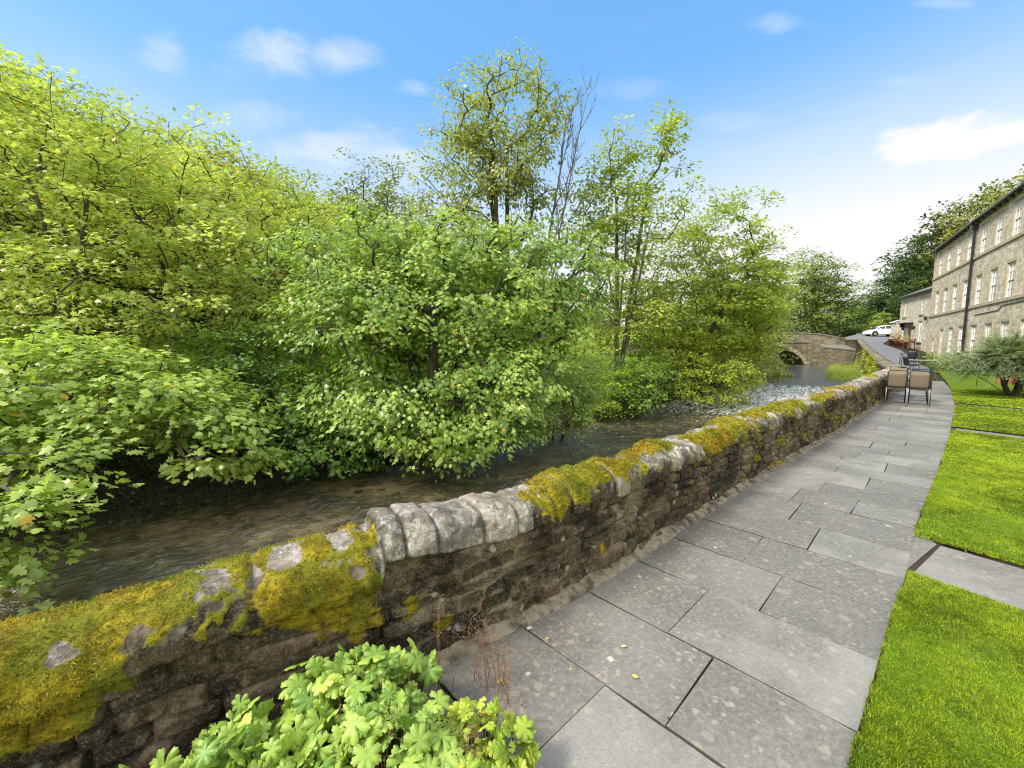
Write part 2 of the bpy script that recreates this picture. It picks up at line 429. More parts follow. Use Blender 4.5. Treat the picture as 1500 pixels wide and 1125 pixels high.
def glass_mat(name, c):
    k = N(name); n = k.noise(k.coord(), 1.4, 3)
    return k.out(k.bsdf(k.mix(k.mr(n, .4, .65), c, tuple(x * 1.9 for x in c)), .06, .8, normal=k.bump(n, .05, .02)))
M['glass'] = glass_mat('window_glass', (.20, .205, .21))  # pane colour lightened to imitate a pale sky reflection
M['blind'] = simple('drawn_blind', (.62, .60, .56), .8, .2, var=.1)
M['darkglass'] = glass_mat('car_glass', (.02, .024, .028))
# textilene weave
k = N('woven_sling'); o = k.coord(); wv = k.n('ShaderNodeTexWave', wave_type='BANDS', bands_direction='Z'); k.put(wv.inputs[0], o); wv.inputs['Scale'].default_value = 60
M['sling'] = k.out(k.bsdf(k.mix(k.math('MULTIPLY', wv.outputs[1], .5), (.20, .165, .11), (.10, .08, .055)), .8, .2))
# slates
k = N('roof_slate'); u = k.coord('UV'); b = k.n('ShaderNodeTexBrick'); k.put(b.inputs[0], u); b.inputs['Scale'].default_value = 1
b.inputs['Brick Width'].default_value = .4; b.inputs['Row Height'].default_value = .22; b.inputs['Mortar Size'].default_value = .008
b.inputs['Color1'].default_value = (.10, .10, .10, 1); b.inputs['Color2'].default_value = (.19, .185, .17, 1); b.inputs['Mortar'].default_value = (.03, .03, .03, 1)
M['slate'] = k.out(k.bsdf(k.mix(k.mr(k.noise(k.coord(), 3, 5), .4, .7, 0, .5), b.outputs[0], (.22, .22, .18)), .7, .3, normal=k.bump(b.outputs[1], .5, -.02)))
# flagstones
k = N('flagstone'); o = k.coord(); s = k.sep(k.attr('Col')); rnd = s[0]
n1 = k.noise(o, 1.3, 6, .62, .3); n2 = k.noise(o, 38, 6, .75); n3 = k.noise(o, 150, 3, .7); n4 = k.noise(o, 6, 6, .7)
base = k.ramp(rnd, [(0, (.125, .113, .094)), (.5, (.178, .165, .142)), (1, (.245, .230, .203))])
base = k.mix(k.mr(n1, .40, .62, 0, .62), base, (.085, .076, .058)); base = k.mix(k.mr(k.noise(o, .7, 5, .7), .52, .66, 0, .4), base, (.06, .056, .045))
base = k.mix(k.mr(n4, .52, .72, 0, .45), base, (.23, .22, .185))
base = k.mix(k.mr(n2, .40, .66, 0, .42), base, (.30, .29, .26))
base = k.mix(k.mr(n3, .47, .68, 0, .55), base, (.09, .085, .08))
ow = k.mix(.045, o, k.noise(o, 14, 4, .6, 0, 1), 'ADD')
for (sc, th, sel, col, st_) in ((4.3, .17, .50, (.30, .27, .20), .42), (9.5, .22, .46, (.33, .30, .23), .45), (5.1, .10, .64, (.50, .48, .40), .7), (17, .24, .46, (.32, .28, .19), .6), (6.3, .05, .52, (.45, .36, .13), .7), (28, .25, .5, (.30, .27, .19), .5)):
    ov = k.scale(ow, (1, 1, .01), (sc * .7, sc * 1.3, 0))
    vd = k.voro(ov, sc); vc = k.sep(k.voro(ov, sc, 'Color'))[0]
    m = k.math('MULTIPLY', k.mr(k.math('ADD', vd, k.math('MULTIPLY', k.math('SUBTRACT', n4, .5), .16)), th, th * .72), k.mr(vc, sel, sel + .04, 0, st_))
    base = k.mix(m, base, col)
blk = k.voro(k.scale(ow, (1, 1, .01)), 3.7); base = k.mix(k.mr(blk, .035, .025, 0, .9), base, (.02, .02, .02))
base = k.mix(k.math('MULTIPLY', s[1], .8), base, (.05, .047, .035))
M['flag'] = k.out(k.bsdf(base, k.mr(n4, .35, .7, .42, .68), .5, normal=k.bump(k.math('ADD', k.math('MULTIPLY', n2, .7), k.math('MULTIPLY', n3, .5)), .45, .006)))
# soil & ground
k = N('ground'); o = k.coord(); s = k.sep(k.attr('Col'))
n1 = k.noise(o, 1.1, 6, .65); n2 = k.noise(o, 14, 6, .7)
grass = k.mix(n1, (.16, .22, .02), (.27, .34, .035)); grass = k.mix(k.mr(n2, .35, .7, 0, .4), grass, (.08, .14, .015))
soil = k.mix(n2, (.02, .017, .012), (.07, .055, .038))
base = k.mix(s[0], soil, grass)
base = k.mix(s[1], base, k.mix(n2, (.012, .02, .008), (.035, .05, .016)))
M['ground'] = k.out(k.bsdf(base, .95, .1, normal=k.bump(n2, .7, .04)))
k = N('soil'); o = k.coord(); n1 = k.noise(o, 22, 6, .7); M['soil'] = k.out(k.bsdf(k.mix(n1, (.018, .014, .01), (.09, .07, .045)), .95, .15, normal=k.bump(n1, .9, .02)))
k = N('mortar'); o = k.coord(); n1 = k.noise(o, 9, 6, .7); n2 = k.noise(o, 70, 4, .7)
M['mortar'] = k.out(k.bsdf(k.mix(k.mr(n1, .4, .65), k.mix(n2, (.20, .17, .12), (.30, .255, .185)), (.05, .045, .03)), .9, .2, normal=k.bump(n2, .6, .01)))
k = N('asphalt'); o = k.coord(); n1 = k.noise(o, 60, 4, .7); n2 = k.noise(o, .5, 5, .6)
M['asphalt'] = k.out(k.bsdf(k.mix(n1, k.mix(n2, (.10, .10, .105), (.16, .16, .165)), (.20, .20, .205)), .6, .45, normal=k.bump(n1, .4, .01)))
k = N('turf'); o = k.coord(); n1 = k.noise(o, 1.5, 5, .6); n2 = k.noise(o, 40, 5, .7)
M['turf'] = k.out(k.bsdf(k.mix(k.mr(n2, .3, .7), k.mix(n1, (.10, .155, .005), (.17, .24, .009)), (.06, .12, .004)), .9, .15, normal=k.bump(n2, .8, .02)))
M['grass'] = foliage_mat('grass_blade', .3, .5, .25)
# water
k = N('river_water'); o = k.coord(); s = k.sep(k.attr('Col')); foam_glint, deep = s[0], s[1]
al = k.n('ShaderNodeMapping'); k.put(al.inputs[0], o); al.inputs['Rotation'].default_value = (0, 0, -math.atan2(AX[1], AX[0]))
fl = k.scale(al.outputs[0], (.55, 1, 1))
w1 = k.noise(fl, 2.6, 5, .6, 1.2); w2 = k.noise(fl, 9, 5, .65, .8); w3 = k.noise(fl, 30, 3, .6)
bed = k.voro(k.mix(.1, o, k.noise(o, 3, 3, .5, 0, 1)), 4.5, 'Color'); bs = k.sep(bed)[0]
bc = k.mix(bs, (.032, .026, .014), (.13, .098, .045)); bc = k.mix(k.mr(k.noise(o, .9, 4), .42, .6), bc, (.035, .032, .016))
bc = k.mix(k.math('MULTIPLY', deep, .75), bc, (.035, .036, .02)); bc = k.mix(k.mr(w2, .48, .72, 0, .6), bc, (.20, .185, .13))
fm = k.mr(k.math('ADD', k.noise(k.scale(al.outputs[0], (.55, 1.5, 1)), 4.5, 5, .7, 1.2), k.math('MULTIPLY', foam_glint, .24)), .66, .82)
wcol = k.mix(fm, bc, (.62, .66, .68))  # one white for both rapids foam and painted sky glints
h = k.math('ADD', k.math('MULTIPLY', w1, 1.0), k.math('ADD', k.math('MULTIPLY', w2, .75), k.math('MULTIPLY', w3, .25)))
M['water'] = k.out(k.bsdf(wcol, k.mr(fm, 0, 1, .04, .55), 1.0, normal=k.bump(h, k.math('ADD', .6, k.math('MULTIPLY', foam_glint, .4)), .12), **{'IOR': 1.45}))

# ------------------------------------------------------------------ ground terrain
def spaced(parts):
    out = []
    for a, b, s in parts:
        m = max(1, int(round((b - a) / s))); out += list(np.linspace(a, b, m, endpoint=False))
    out.append(parts[-1][1]); return np.array(out)
ns = spaced([(-200, -40, 20), (-40, -8, 2), (-8, 34, .5), (34, 62, .7), (62, 120, 2.5), (120, 900, 40)])
cs = spaced([(-900, -120, 40), (-120, -30, 3), (-30, -15, .8), (-15, -8, .25), (-8, 0, .25), (0, 4, .8), (4, 40, 2), (40, 120, 5), (120, 900, 60)])
NN, CC = np.meshgrid(ns, cs, indexing='ij')
ZZ = terr(NN, CC)
cr_ = c_rb(NN)
XX = NN * AX[0] + CC * BX[0]; YY = NN * AX[1] + CC * BX[1]
d = c_lb(NN) - CC
gm = np.where(CC > cr_, 1.0 * sstep(.3, 2.5, CC - c_edge(NN)), sstep(1.5, 4.5, d))
gm = np.maximum(gm, ((CC <= cr_) & (d < 0) & (ZZ > water_z(NN) - .05)) * 1.0)
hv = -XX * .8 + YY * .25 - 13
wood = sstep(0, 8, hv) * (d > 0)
me = mesh_np('ground', np.stack([XX, YY, ZZ], -1).reshape(-1, 3), grid_faces(*NN.shape), True, np.stack([gm, wood, gm * 0, gm * 0 + 1], -1).reshape(-1, 4))
# drop winding so normals face up
if me.polygons[0].normal.z < 0: me.flip_normals()
tag(link('ground', me, M['ground']), kind='structure')

# river surface
ns = spaced([(-40, -6, 1), (-6, 20, .07), (20, 34, .12), (34, 60, .4), (60, 140, 3)]); tt = np.linspace(0, 1, 150)
NN, TT = np.meshgrid(ns, tt, indexing='ij')
a_ = c_lb(NN) - 1.6; b_ = c_rb(NN) + .06; CC = a_ + (b_ - a_) * TT
rough = .55 + .5 * sstep(-.1, .5, fbm(NN * .35, CC * .5 + 4, None, 3)) + .7 * sstep(17, 21, NN) * (1 - sstep(29, 32, NN))
rough = rough * (1 - .75 * sstep(31, 34, NN))
ZW = water_z(NN) + rough * (.030 * fbm(NN * 1.5 + .6 * fbm(NN, CC), CC * 2.3, None, 2) + .016 * fbm(NN * 4.2, CC * 6.5 + 8, None, 2)) + .02 * vn(NN * .5, CC * .6)
foam_glint = np.clip(sstep(18, 24, NN) * (1 - sstep(29, 32, NN)), 0, 1) * .72 + .35 * sstep(6, 14, NN) * (1 - sstep(29, 32, NN))
foam_glint = np.maximum(foam_glint, .62 * np.exp(-((NN - 2.5) / 3.2) ** 2) * np.exp(-((CC + 5.2) / 2.4) ** 2)); foam_glint = np.maximum(foam_glint, .6 * np.exp(-((NN - 7) / 1.6) ** 2) * np.exp(-((CC + 6.5) / 1.5) ** 2))  # near-left patches: sky glints painted as pale streaks, not real foam
foam_glint = np.maximum(foam_glint, .5 * np.exp(-((NN - 50) / 2.5) ** 2))
deep = sstep(28, 34, NN)
me = mesh_np('river', np.stack([NN * AX[0] + CC * BX[0], NN * AX[1] + CC * BX[1], ZW], -1).reshape(-1, 3), grid_faces(*NN.shape), True, np.stack([foam_glint, deep, foam_glint, foam_glint * 0 + 1], -1).reshape(-1, 4))
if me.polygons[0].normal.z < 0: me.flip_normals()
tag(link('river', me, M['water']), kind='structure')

# ------------------------------------------------------------------ mossy river wall (displaced rubble masonry)
seg = np.hypot(*np.diff(wall_xy, axis=0).T); wall_s = np.concatenate([[0], np.cumsum(seg)])
def wall_pt(s):
    # smooth the polyline a little
    acc = 0
    for dlt, wt in ((-.45, .2), (-.2, .2), (0, .2), (.2, .2), (.45, .2)):
        q = np.clip(s + dlt, 0, wall_s[-1])
        acc = acc + wt * np.stack([np.interp(q, wall_s, wall_xy[:, 0]), np.interp(q, wall_s, wall_xy[:, 1])], -1)
    return acc
def s_of_x(x): return float(np.interp(x, wall_xy[:, 0], wall_s))
S_STEP = s_of_x(-.60)
S_END = wall_s[-1]
def wall_h(s):
    x = np.interp(s, wall_s, wall_xy[:, 0])
    hgt = np.interp(x, [-7, -1.7, -.9, -.61, -.595, -.42, -.25, -.05, 1, 4, 10, 15], [.60, .635, .70, .72, .80, .775, .735, .715, .715, .73, .745, .75])
    return hgt + .012 * fbm(s * 1.2, s * 0 + 3.3)
rs = np.random.default_rng(5)
# courses of the face
row_z = [-2.2]
while row_z[-1] < .55: row_z.append(row_z[-1] + (rs.uniform(.06, .135) if row_z[-1] > -.1 else .35))
row_z = np.array(row_z)
row_b = []
for i in range(len(row_z)):
    b = [-1.0]
    while b[-1] < S_END + 1: b.append(b[-1] + rs.choice([rs.uniform(.07, .16), rs.uniform(.14, .36)]))
    row_b.append(np.array(b))
cop_b = [-1.0]
while cop_b[-1] < S_END + 1:
    q = cop_b[-1]
    if q < S_STEP - .05: stp = rs.uniform(.3, .5)
    elif q < S_STEP + 1.15: stp = rs.choice([.12, .17, .22, .29]) + rs.uniform(-.02, .02)
    elif q < S_STEP + 4: stp = rs.uniform(.11, .2)
    else: stp = rs.uniform(.07, .14)
    if q < S_STEP < q + stp + .05: stp = S_STEP - q
    cop_b.append(q + stp)
cop_b = np.array(cop_b)
THK = .36; COPH = .17
def wall_block(s0, s1, ds, dp, back=True):
    s = np.arange(s0, s1 + ds * .5, ds)
    # profile: distances p, giving (depth behind face y, z); coping arc begins at H-.22
    nf = int(.56 / dp) + 1; na = int(.62 / dp) + 2; nb = 10
    tf = np.linspace(0, 1, nf, endpoint=False); ta = np.linspace(0, 1, na, endpoint=False); tb = np.linspace(0, 1, nb)
    H = wall_h(s)
    rows_y, rows_z, rows_k = [], [], []
    for t in tf: rows_y.append(.02 - .02 * t + 0 * s + .02 * t); rows_z.append(-.06 + (H - COPH + .06) * t); rows_k.append(0)
    for t in ta:
        a = PI * t; e = 2 / 2.5
        cx = np.sign(math.cos(a)) * abs(math.cos(a)) ** e; sz = abs(math.sin(a)) ** e
        left = s < S_STEP
        rows_y.append(THK / 2 - (THK / 2 + .008) * cx + 0 * s); rows_z.append(H - COPH + COPH * sz); rows_k.append(1)
    for t in tb: rows_y.append(THK + 0 * s); rows_z.append((H - COPH) + (-2.3 - (H - COPH)) * t ** 1.3); rows_k.append(2)
    Yd = np.array(rows_y); Z = np.array(rows_z); Kd = np.array(rows_k)[:, None] + 0 * s[None, :]
    Sg = np.broadcast_to(s, Z.shape)
    eps = .05
    pt = wall_pt(s); tg = wall_pt(s + eps) - wall_pt(s - eps); tg = tg / np.linalg.norm(tg, axis=1)[:, None]
    nrm = np.stack([-tg[:, 1], tg[:, 0]], 1)        # points to the river
    # face stones
    wz = Z + .013 * fbm(Sg * 3.1, Z * 3.1, None, 3) + .05 * vn(Sg * .9, Z * 0 + 1.7)
    ri = np.clip(np.searchsorted(row_z, wz) - 1, 0, len(row_z) - 2)
    dz = np.minimum(wz - row_z[ri], row_z[ri + 1] - wz)
    wsx = Sg + .014 * fbm(Sg * 4, Z * 4 + 9, None, 3)
    dsx = np.zeros_like(Z); sid = np.zeros_like(Z)
    for r in np.unique(ri):
        m = ri == r; b = row_b[r]; j = np.clip(np.searchsorted(b, wsx[m]) - 1, 0, len(b) - 2)
        dsx[m] = np.minimum(wsx[m] - b[j], b[j + 1] - wsx[m]); sid[m] = _h(j.astype(np.int64), np.full(j.shape, r, np.int64), np.full(j.shape, 3, np.int64))
    dd = np.minimum(dz, dsx) + .006 * fbm(Sg * 14, Z * 14, None, 3)
    mort = 1 - sstep(.004, .016, dd)
    bulge = sstep(.0, .017, dd)
    disp = .034 * bulge + (sid - .5) * .034 * bulge + .008 * fbm(Sg * 9, Z * 9, None, 4) + .004 * fbm(Sg * 40, Z * 40, None, 3) - .024
    # flush mortar in the repaired part, right of the step
    rep = np.exp(-((Sg - (S_STEP + .75)) / .9) ** 2)
    disp = disp + rep * mort * .028
    # coping stones
    arc = (Kd == 1)
    j = np.clip(np.searchsorted(cop_b, Sg + .008 * fbm(Z * 9, Sg * 3)) - 1, 0, len(cop_b) - 2)
    dj = np.minimum(Sg - cop_b[j], cop_b[j + 1] - Sg) + .003 * fbm(Sg * 20, Z * 20, Yd * 20)
    cid = _h(j.astype(np.int64), j.astype(np.int64) * 0 + 5, j.astype(np.int64) * 0)
    wdt = np.where(Sg < S_STEP + 1.5, .032, .022)
    cb = sstep(0, 1, dj / wdt)
    lefts = Sg < S_STEP
    cdisp = np.where(lefts, .010 * cb, .024 * cb ** .5 - .010) + (cid - .5) * np.where(lefts, .012, .030) + .016 * fbm(Sg * 7, Z * 7, Yd * 7, 5) + .004 * fbm(Sg * 45, Z * 45, Yd * 45, 3)
    cm = 1 - sstep(.002, .012, dj)
    # moss
    x = np.interp(Sg, wall_s, wall_xy[:, 0])
    zr = Z - (wall_h(Sg) - COPH)
    nz = fbm(Sg * 2.2, Z * 2.6, Yd * 3 + 4, 4); nz2 = fbm(Sg * 9, Z * 9, Yd * 9, 3); nz3 = fbm(Sg * 26, Z * 26, Yd * 26, 3)
    ml = np.where(lefts, sstep(-.135, .0, zr + .16 * nz + .07 * nz2 + .035 * nz3 - .02), 0)
    for (bx, bz, rx, rz) in ((-1.50, .125, .05, .03), (-1.16, .162, .065, .022), (-.93, .17, .06, .016), (-1.15, .05, .018, .035), (-.74, .165, .05, .02), (-.70, .07, .035, .04), (-1.03, .155, .022, .018)):
        q = ((x - bx) / rx) ** 2 + ((zr - bz) / rz) ** 2
        ml = ml * sstep(.5, 1.0, q + .75 * nz2 + .5 * nz3)
    amt = np.interp(x, [-.7, -.62, .0, .12, .3, 1.0, 1.9, 2.9, 4.2, 5.2, 6.5, 8, 15], [.35, -.9, -.9, .0, .25, .18, .10, .16, .10, -.2, -.1, -.3, -.45])
    mr_ = np.where(~lefts & arc, sstep(.0, .25, amt + .42 * nz + .12 * nz2 + 2.8 * (zr - .11) - .5 * np.clip(Yd - .28, 0, 1) - .5 * cm + .12 * nz3), 0)
    ml = ml * sstep(-.02, .10, (S_STEP - Sg) + .10 * nz2 + .07 * nz3)
    moss = np.where(Kd == 2, 0, np.maximum(ml, mr_))
    moss = np.maximum(moss, np.where((Kd == 0), .9 * sstep(.72, .95, fbm(Sg * 4.7 + 9, Z * 5.5) + .45 * nz2 - .4 * (x < 1.2)), 0))
    total = np.where(arc, cdisp, disp)
    total = total + moss * (.012 + .008 * fbm(Sg * 12, Z * 12, Yd * 12, 4))
    total = np.where(Kd == 2, .01 * fbm(Sg * 3, Z * 3), total)
    # normals of the profile
    ny = np.where(Kd == 0, -1.0, np.where(Kd == 2, 1.0, 0)); nzv = np.zeros_like(Z)
    ca = (Yd - THK / 2) / (THK / 2 + .008); sa = np.clip(zr / COPH, 0, 1)
    ny = np.where(arc, ca, ny); nzv = np.where(arc, sa * 1.0, nzv); ln = np.sqrt(ny ** 2 + nzv ** 2) + 1e-6
    Yo = Yd + total * ny / ln; Zo = Z + total * nzv / ln
    XY = pt[None] + nrm[None] * Yo[..., None]
    V = np.concatenate([XY, Zo[..., None]], -1)
    colr = np.stack([np.where(arc, cid, sid), np.where(arc, cm, mort), moss, np.where(arc, np.where((x > -.62) & (x < .12), 1.0, sstep(.25, .95, zr / COPH + .35 * nz2 + .2 * nz3)), 0.0)], -1)
    return V, colr
blocks = []
s_a = s_of_x(-2.7); s_b = s_of_x(2.2); s_c = s_of_x(6.5)
moss_pts = []
wall_root = empty('river_wall', (0, 0, 0), 0, 'long mossy rubble stone wall with rounded coping between path and river', 'wall')
Vs, Fs, Cs, off = [], [], [], 0
for (a, b, ds, dp) in ((0, s_a, .04, .04), (s_a, s_b, .0075, .0075), (s_b, s_c, .016, .014), (s_c, S_END, .03, .025)):
    n_ = max(2, round((b - a) / ds)); ds = (b - a) / n_
    V, Cc = wall_block(a, b, ds, dp)
    F = grid_faces(*V.shape[:2]) + off; off += V.shape[0] * V.shape[1]
    Vs.append(V.reshape(-1, 3)); Fs.append(F); Cs.append(Cc.reshape(-1, 4))
    # surface normals for the moss tufts
    du = np.gradient(V, axis=1); dv = np.gradient(V, axis=0); nn = np.cross(du, dv); nn /= np.linalg.norm(nn, axis=-1)[..., None] + 1e-9
    moss_pts.append((V.reshape(-1, 3), nn.reshape(-1, 3), Cc[..., 2].ravel(), ds * dp))
F = np.concatenate(Fs); V = np.concatenate(Vs)
me = mesh_np('masonry', V, F, True, np.concatenate(Cs))
link('masonry', me, M['wall'], wall_root)
# end cap
mb = MB(); e0 = wall_pt(np.array([S_END]))[0]; e1 = wall_pt(np.array([S_END - .3]))[0]; a_ = math.atan2(e0[1] - e1[1], e0[0] - e1[0])
mb.box((e0[0] - math.sin(a_) * .18 + math.cos(a_) * .22, e0[1] + math.cos(a_) * .18 + math.sin(a_) * .22, -.7), (.5, .46, 3.1), a_)
mb.build('end_pier', M['wing_stone'], wall_root, bevel=.05)
def blades(pos, nr, length, width, col, spread=.6, bend=.3):
    n = len(pos); dr = nr + R.normal(0, spread, (n, 3)); dr /= np.linalg.norm(dr, axis=1)[:, None]
    sd_ = np.cross(dr, R.normal(0, 1, (n, 3))); sd_ /= np.linalg.norm(sd_, axis=1)[:, None] + 1e-9
    L = length[:, None]; w_ = width[:, None] if hasattr(width, '__len__') else width
    mid = pos + dr * L * .55; tip = pos + dr * L + (np.array([0, 0, -1]) * bend + R.normal(0, .15, (n, 3))) * L * .5
    V = np.stack([pos - sd_ * w_, pos + sd_ * w_, mid + sd_ * w_ * .8, mid - sd_ * w_ * .8, tip], 1)
    b = (np.arange(n) * 5)[:, None]
    F = np.concatenate([b + [0, 1, 2], b + [0, 2, 3], b + [3, 2, 4]])
    return V.reshape(-1, 3), F, np.repeat(col, 5, 0)
tv, tf_, tc_, off = [], [], [], 0
for (V, nn, mo, ar), dens in zip(moss_pts, (3000, 60000, 20000, 5000)):
    w_ = np.clip(mo - .35, 0, 1) * ar; cnt = int(w_.sum() * dens)
    if cnt < 10: continue
    idx = R.choice(len(V), cnt, p=w_ / w_.sum())
    cam_d = np.hypot(V[idx, 0], V[idx, 1])
    pos = V[idx] + R.normal(0, .004 if dens > 30000 else .008, (cnt, 3))
    nr = nn[idx]; nr = np.where((nr[:, 2:3] < -.1), -nr, nr)
    ln = R.uniform(.003, .017, cnt) * np.clip(cam_d / 2.0, 1, 2.2)
    t = np.clip(.5 + .5 * fbm(pos[:, 0] * 9, pos[:, 1] * 9, pos[:, 2] * 9, 3) + R.normal(0, .32, cnt), 0, 1)[:, None]
    g = (fbm(pos[:, 0] * 4.5, pos[:, 1] * 4.5, pos[:, 2] * 7, 3)[:, None] + R.normal(0, .25, (cnt, 1)) > -.1)
    col = np.where(g, np.array([.09, .11, .006]) * (1 - t) + np.array([.38, .38, .04]) * t, np.array([.16, .09, .006]) * (1 - t) + np.array([.52, .38, .04]) * t)
    a_, f_, c_ = blades(pos, nr, ln, .0011 * np.clip(cam_d / 1.7, 1, 4), col, .55, .3)
    tv.append(a_); tf_.append(f_ + off); tc_.append(c_); off += len(a_)
me = mesh_np('moss', np.concatenate(tv), np.concatenate(tf_), False, np.concatenate(tc_))
link('moss', me, M['grass'], wall_root)

# mortar fillet at the foot of the wall
s = np.arange(s_of_x(-.45), S_END, .04); pt = wall_pt(s); tg = wall_pt(s + .05) - wall_pt(s - .05); tg /= np.linalg.norm(tg, axis=1)[:, None]
nr = np.stack([tg[:, 1], -tg[:, 0]], 1)
prof = [(-.06, .05), (-.01, .04), (.03, .022), (.055, .012), (.07, -.03)]
V = np.stack([np.concatenate([pt + nr * (a + .008 * fbm(s * 6, s * 0 + i, None, 3))[:, None], (z + .008 * fbm(s * 5, s * 0 + 3.1 * i, None, 3))[:, None]], 1) for i, (a, z) in enumerate(prof)])
me = mesh_np('mortar_fillet', V.reshape(-1, 3), grid_faces(*V.shape[:2]), True); link('mortar_fillet', me, M['mortar'], wall_root)

# ------------------------------------------------------------------ flagstone path
courses = [-2.0, -1.45, -.82, -.28, .40, 1.02, 1.60, 2.165, 2.76, 3.32, 3.89, 4.45, 5.05]
joints = {0: -.9, 1: -.6, 2: -1.0, 3: -.65, 4: -.7, 5: -1.02, 6: -.71, 7: -.97, 8: -.665, 9: -.93, 10: -.63, 11: -.88}
while courses[-1] < 30: courses.append(courses[-1] + random.uniform(.42, .66))
def left_c(n):
    c = float(c_wall(n)) + .03
    if n < .35: return -1.06
    if n < 1.0: return -1.06 + (c + 1.06) * ((n - .35) / .65)
    return c
V, F, C = [], [], []
def slab(pts, rnd, zt=0.0):
    """pts counter-clockwise corner list in world xy; bevelled slab with slightly worn edges"""
    b = len(V); cx = sum(p[0] for p in pts) / len(pts); cy_ = sum(p[1] for p in pts) / len(pts); n = len(pts)
    ring = []
    for i in range(n):
        p, q = pts[i], pts[(i + 1) % n]; L = math.hypot(q[0] - p[0], q[1] - p[1]); m = max(1, int(L / .12))
        for j in range(m): ring.append((p[0] + (q[0] - p[0]) * j / m, p[1] + (q[1] - p[1]) * j / m))
    tilt = (random.uniform(-.004, .004), random.uniform(-.004, .004), random.uniform(-.003, .003))
    m = len(ring)
    area = sum(pts[i][0] * pts[(i + 1) % n][1] - pts[(i + 1) % n][0] * pts[i][1] for i in range(n)); sg = 1 if area > 0 else -1
    en = []
    for i in range(n):
        p, q = pts[i], pts[(i + 1) % n]; L = math.hypot(q[0] - p[0], q[1] - p[1]); mm = max(1, int(L / .12)); e_ = (-(q[1] - p[1]) / L * sg, (q[0] - p[0]) / L * sg)
        for j in range(mm): en.append((e_, j == 0))
    nrm_ = []
    for i, (e_, cor) in enumerate(en):
        if cor:
            pv = en[i - 1][0]; d_ = 1 + pv[0] * e_[0] + pv[1] * e_[1]; d_ = max(d_, .35); nrm_.append(((pv[0] + e_[0]) / d_, (pv[1] + e_[1]) / d_))
        else: nrm_.append(e_)
    for (ins, z, e) in ((0.0, -.05, 1), (0.0, -.004, 1), (.0015, -.001, .3), (.004, 0, 0)):
        ii = 0
        for (x, y) in ring:
            nx_, ny_ = nrm_[ii]; ii += 1; dx, dy = x - cx, y - cy_
            jit = .0016 * math.sin(x * 37 + y * 23) + .002 * math.sin(x * 11 - y * 17 + 2) - .001
            V.append((x + nx_ * (ins - jit), y + ny_ * (ins - jit), zt + z + tilt[2] + dx * tilt[0] + dy * tilt[1])); C.append((rnd, e, 0, 1))
    for r in range(3):
        for i in range(m):
            i2 = (i + 1) % m; F.append((b + r * m + i, b + r * m + i2, b + (r + 1) * m + i2, b + (r + 1) * m + i))
    F.append(tuple(b + 3 * m + i for i in range(m)))
gap = .0022
for i in range(len(courses) - 1):
    n0, n1 = courses[i], courses[i + 1]; sk = .0
    l0, l1, r0, r1 = left_c(n0), left_c(n1), float(c_edge(n0)), float(c_edge(n1))
    if i in joints: js = [joints[i]]
    else:
        wd = r0 - l0; f = .36 if i % 2 else .62; js = [l0 + wd * (f + random.uniform(-.08, .08))]
        if random.random() < .25 and wd > 1.3: js = [l0 + wd * .33, l0 + wd * .68]
    bl = [(l0, l1)] + [(j, j + random.uniform(-.01, .01)) for j in js] + [(r0, r1)]
    for j in range(len(bl) - 1):
        (a0, a1), (b0, b1) = bl[j], bl[j + 1]
        if b0 - a0 < .05: continue
        gn_, gc_ = .0042, .0008
        slab([W(n0 + gn_, a0 + gc_), W(n1 - gn_, a1 + gc_), W(n1 - gn_, b1 - gc_), W(n0 + gn_, b0 - gc_)][::-1], random.random())
# side paths crossing the lawn
def side_slabs(p0, p1, q0, q1, k):
    for i in range(k):
        a, b = i / k, (i + 1) / k; g = .0008
        lerp = lambda u, v, t: (u[0] + (v[0] - u[0]) * t, u[1] + (v[1] - u[1]) * t)
        slab([lerp(p0, p1, a + g), lerp(p0, p1, b - g), lerp(q0, q1, b - g), lerp(q0, q1, a + g)], .35 + random.random() * .6, -.004)
pA = [(3.52, 3.24), (7.2, -2.0)]; pB = [(2.87, 2.82), (6.05, -2.45)]
slab([(3.61, 3.505), (2.835, 2.815), (3.515, 3.236)][::1], .25, -.004)
side_slabs((2.858, 2.80), (6.05, -2.45), (3.515, 3.225), (7.2, -2.0), 7)
side_slabs((8.40, 7.62), (12.4, 1.0), (8.72, 7.93), (12.75, 1.3), 8)
side_slabs((12.05, 11.0), (16.4, 3.2), (12.28, 11.2), (16.7, 3.4), 8)
side_slabs((14.9, 13.7), (18.5, 6.8), (15.05, 13.85), (18.7, 7.0), 8)
me = bpy.data.meshes.new('path'); me.from_pydata(V, [], F); me.update()
a = me.color_attributes.new('Col', 'FLOAT_COLOR', 'POINT'); a.data.foreach_set('color', np.array(C, np.float32).ravel())
me.polygons.foreach_set('use_smooth', np.zeros(len(F), bool))
bmfix = me
import bmesh
bm = bmesh.new(); bm.from_mesh(me); bmesh.ops.recalc_face_normals(bm, faces=bm.faces); bm.to_mesh(me); bm.free()
tag(link('path', me, M['flag']), kind='structure')
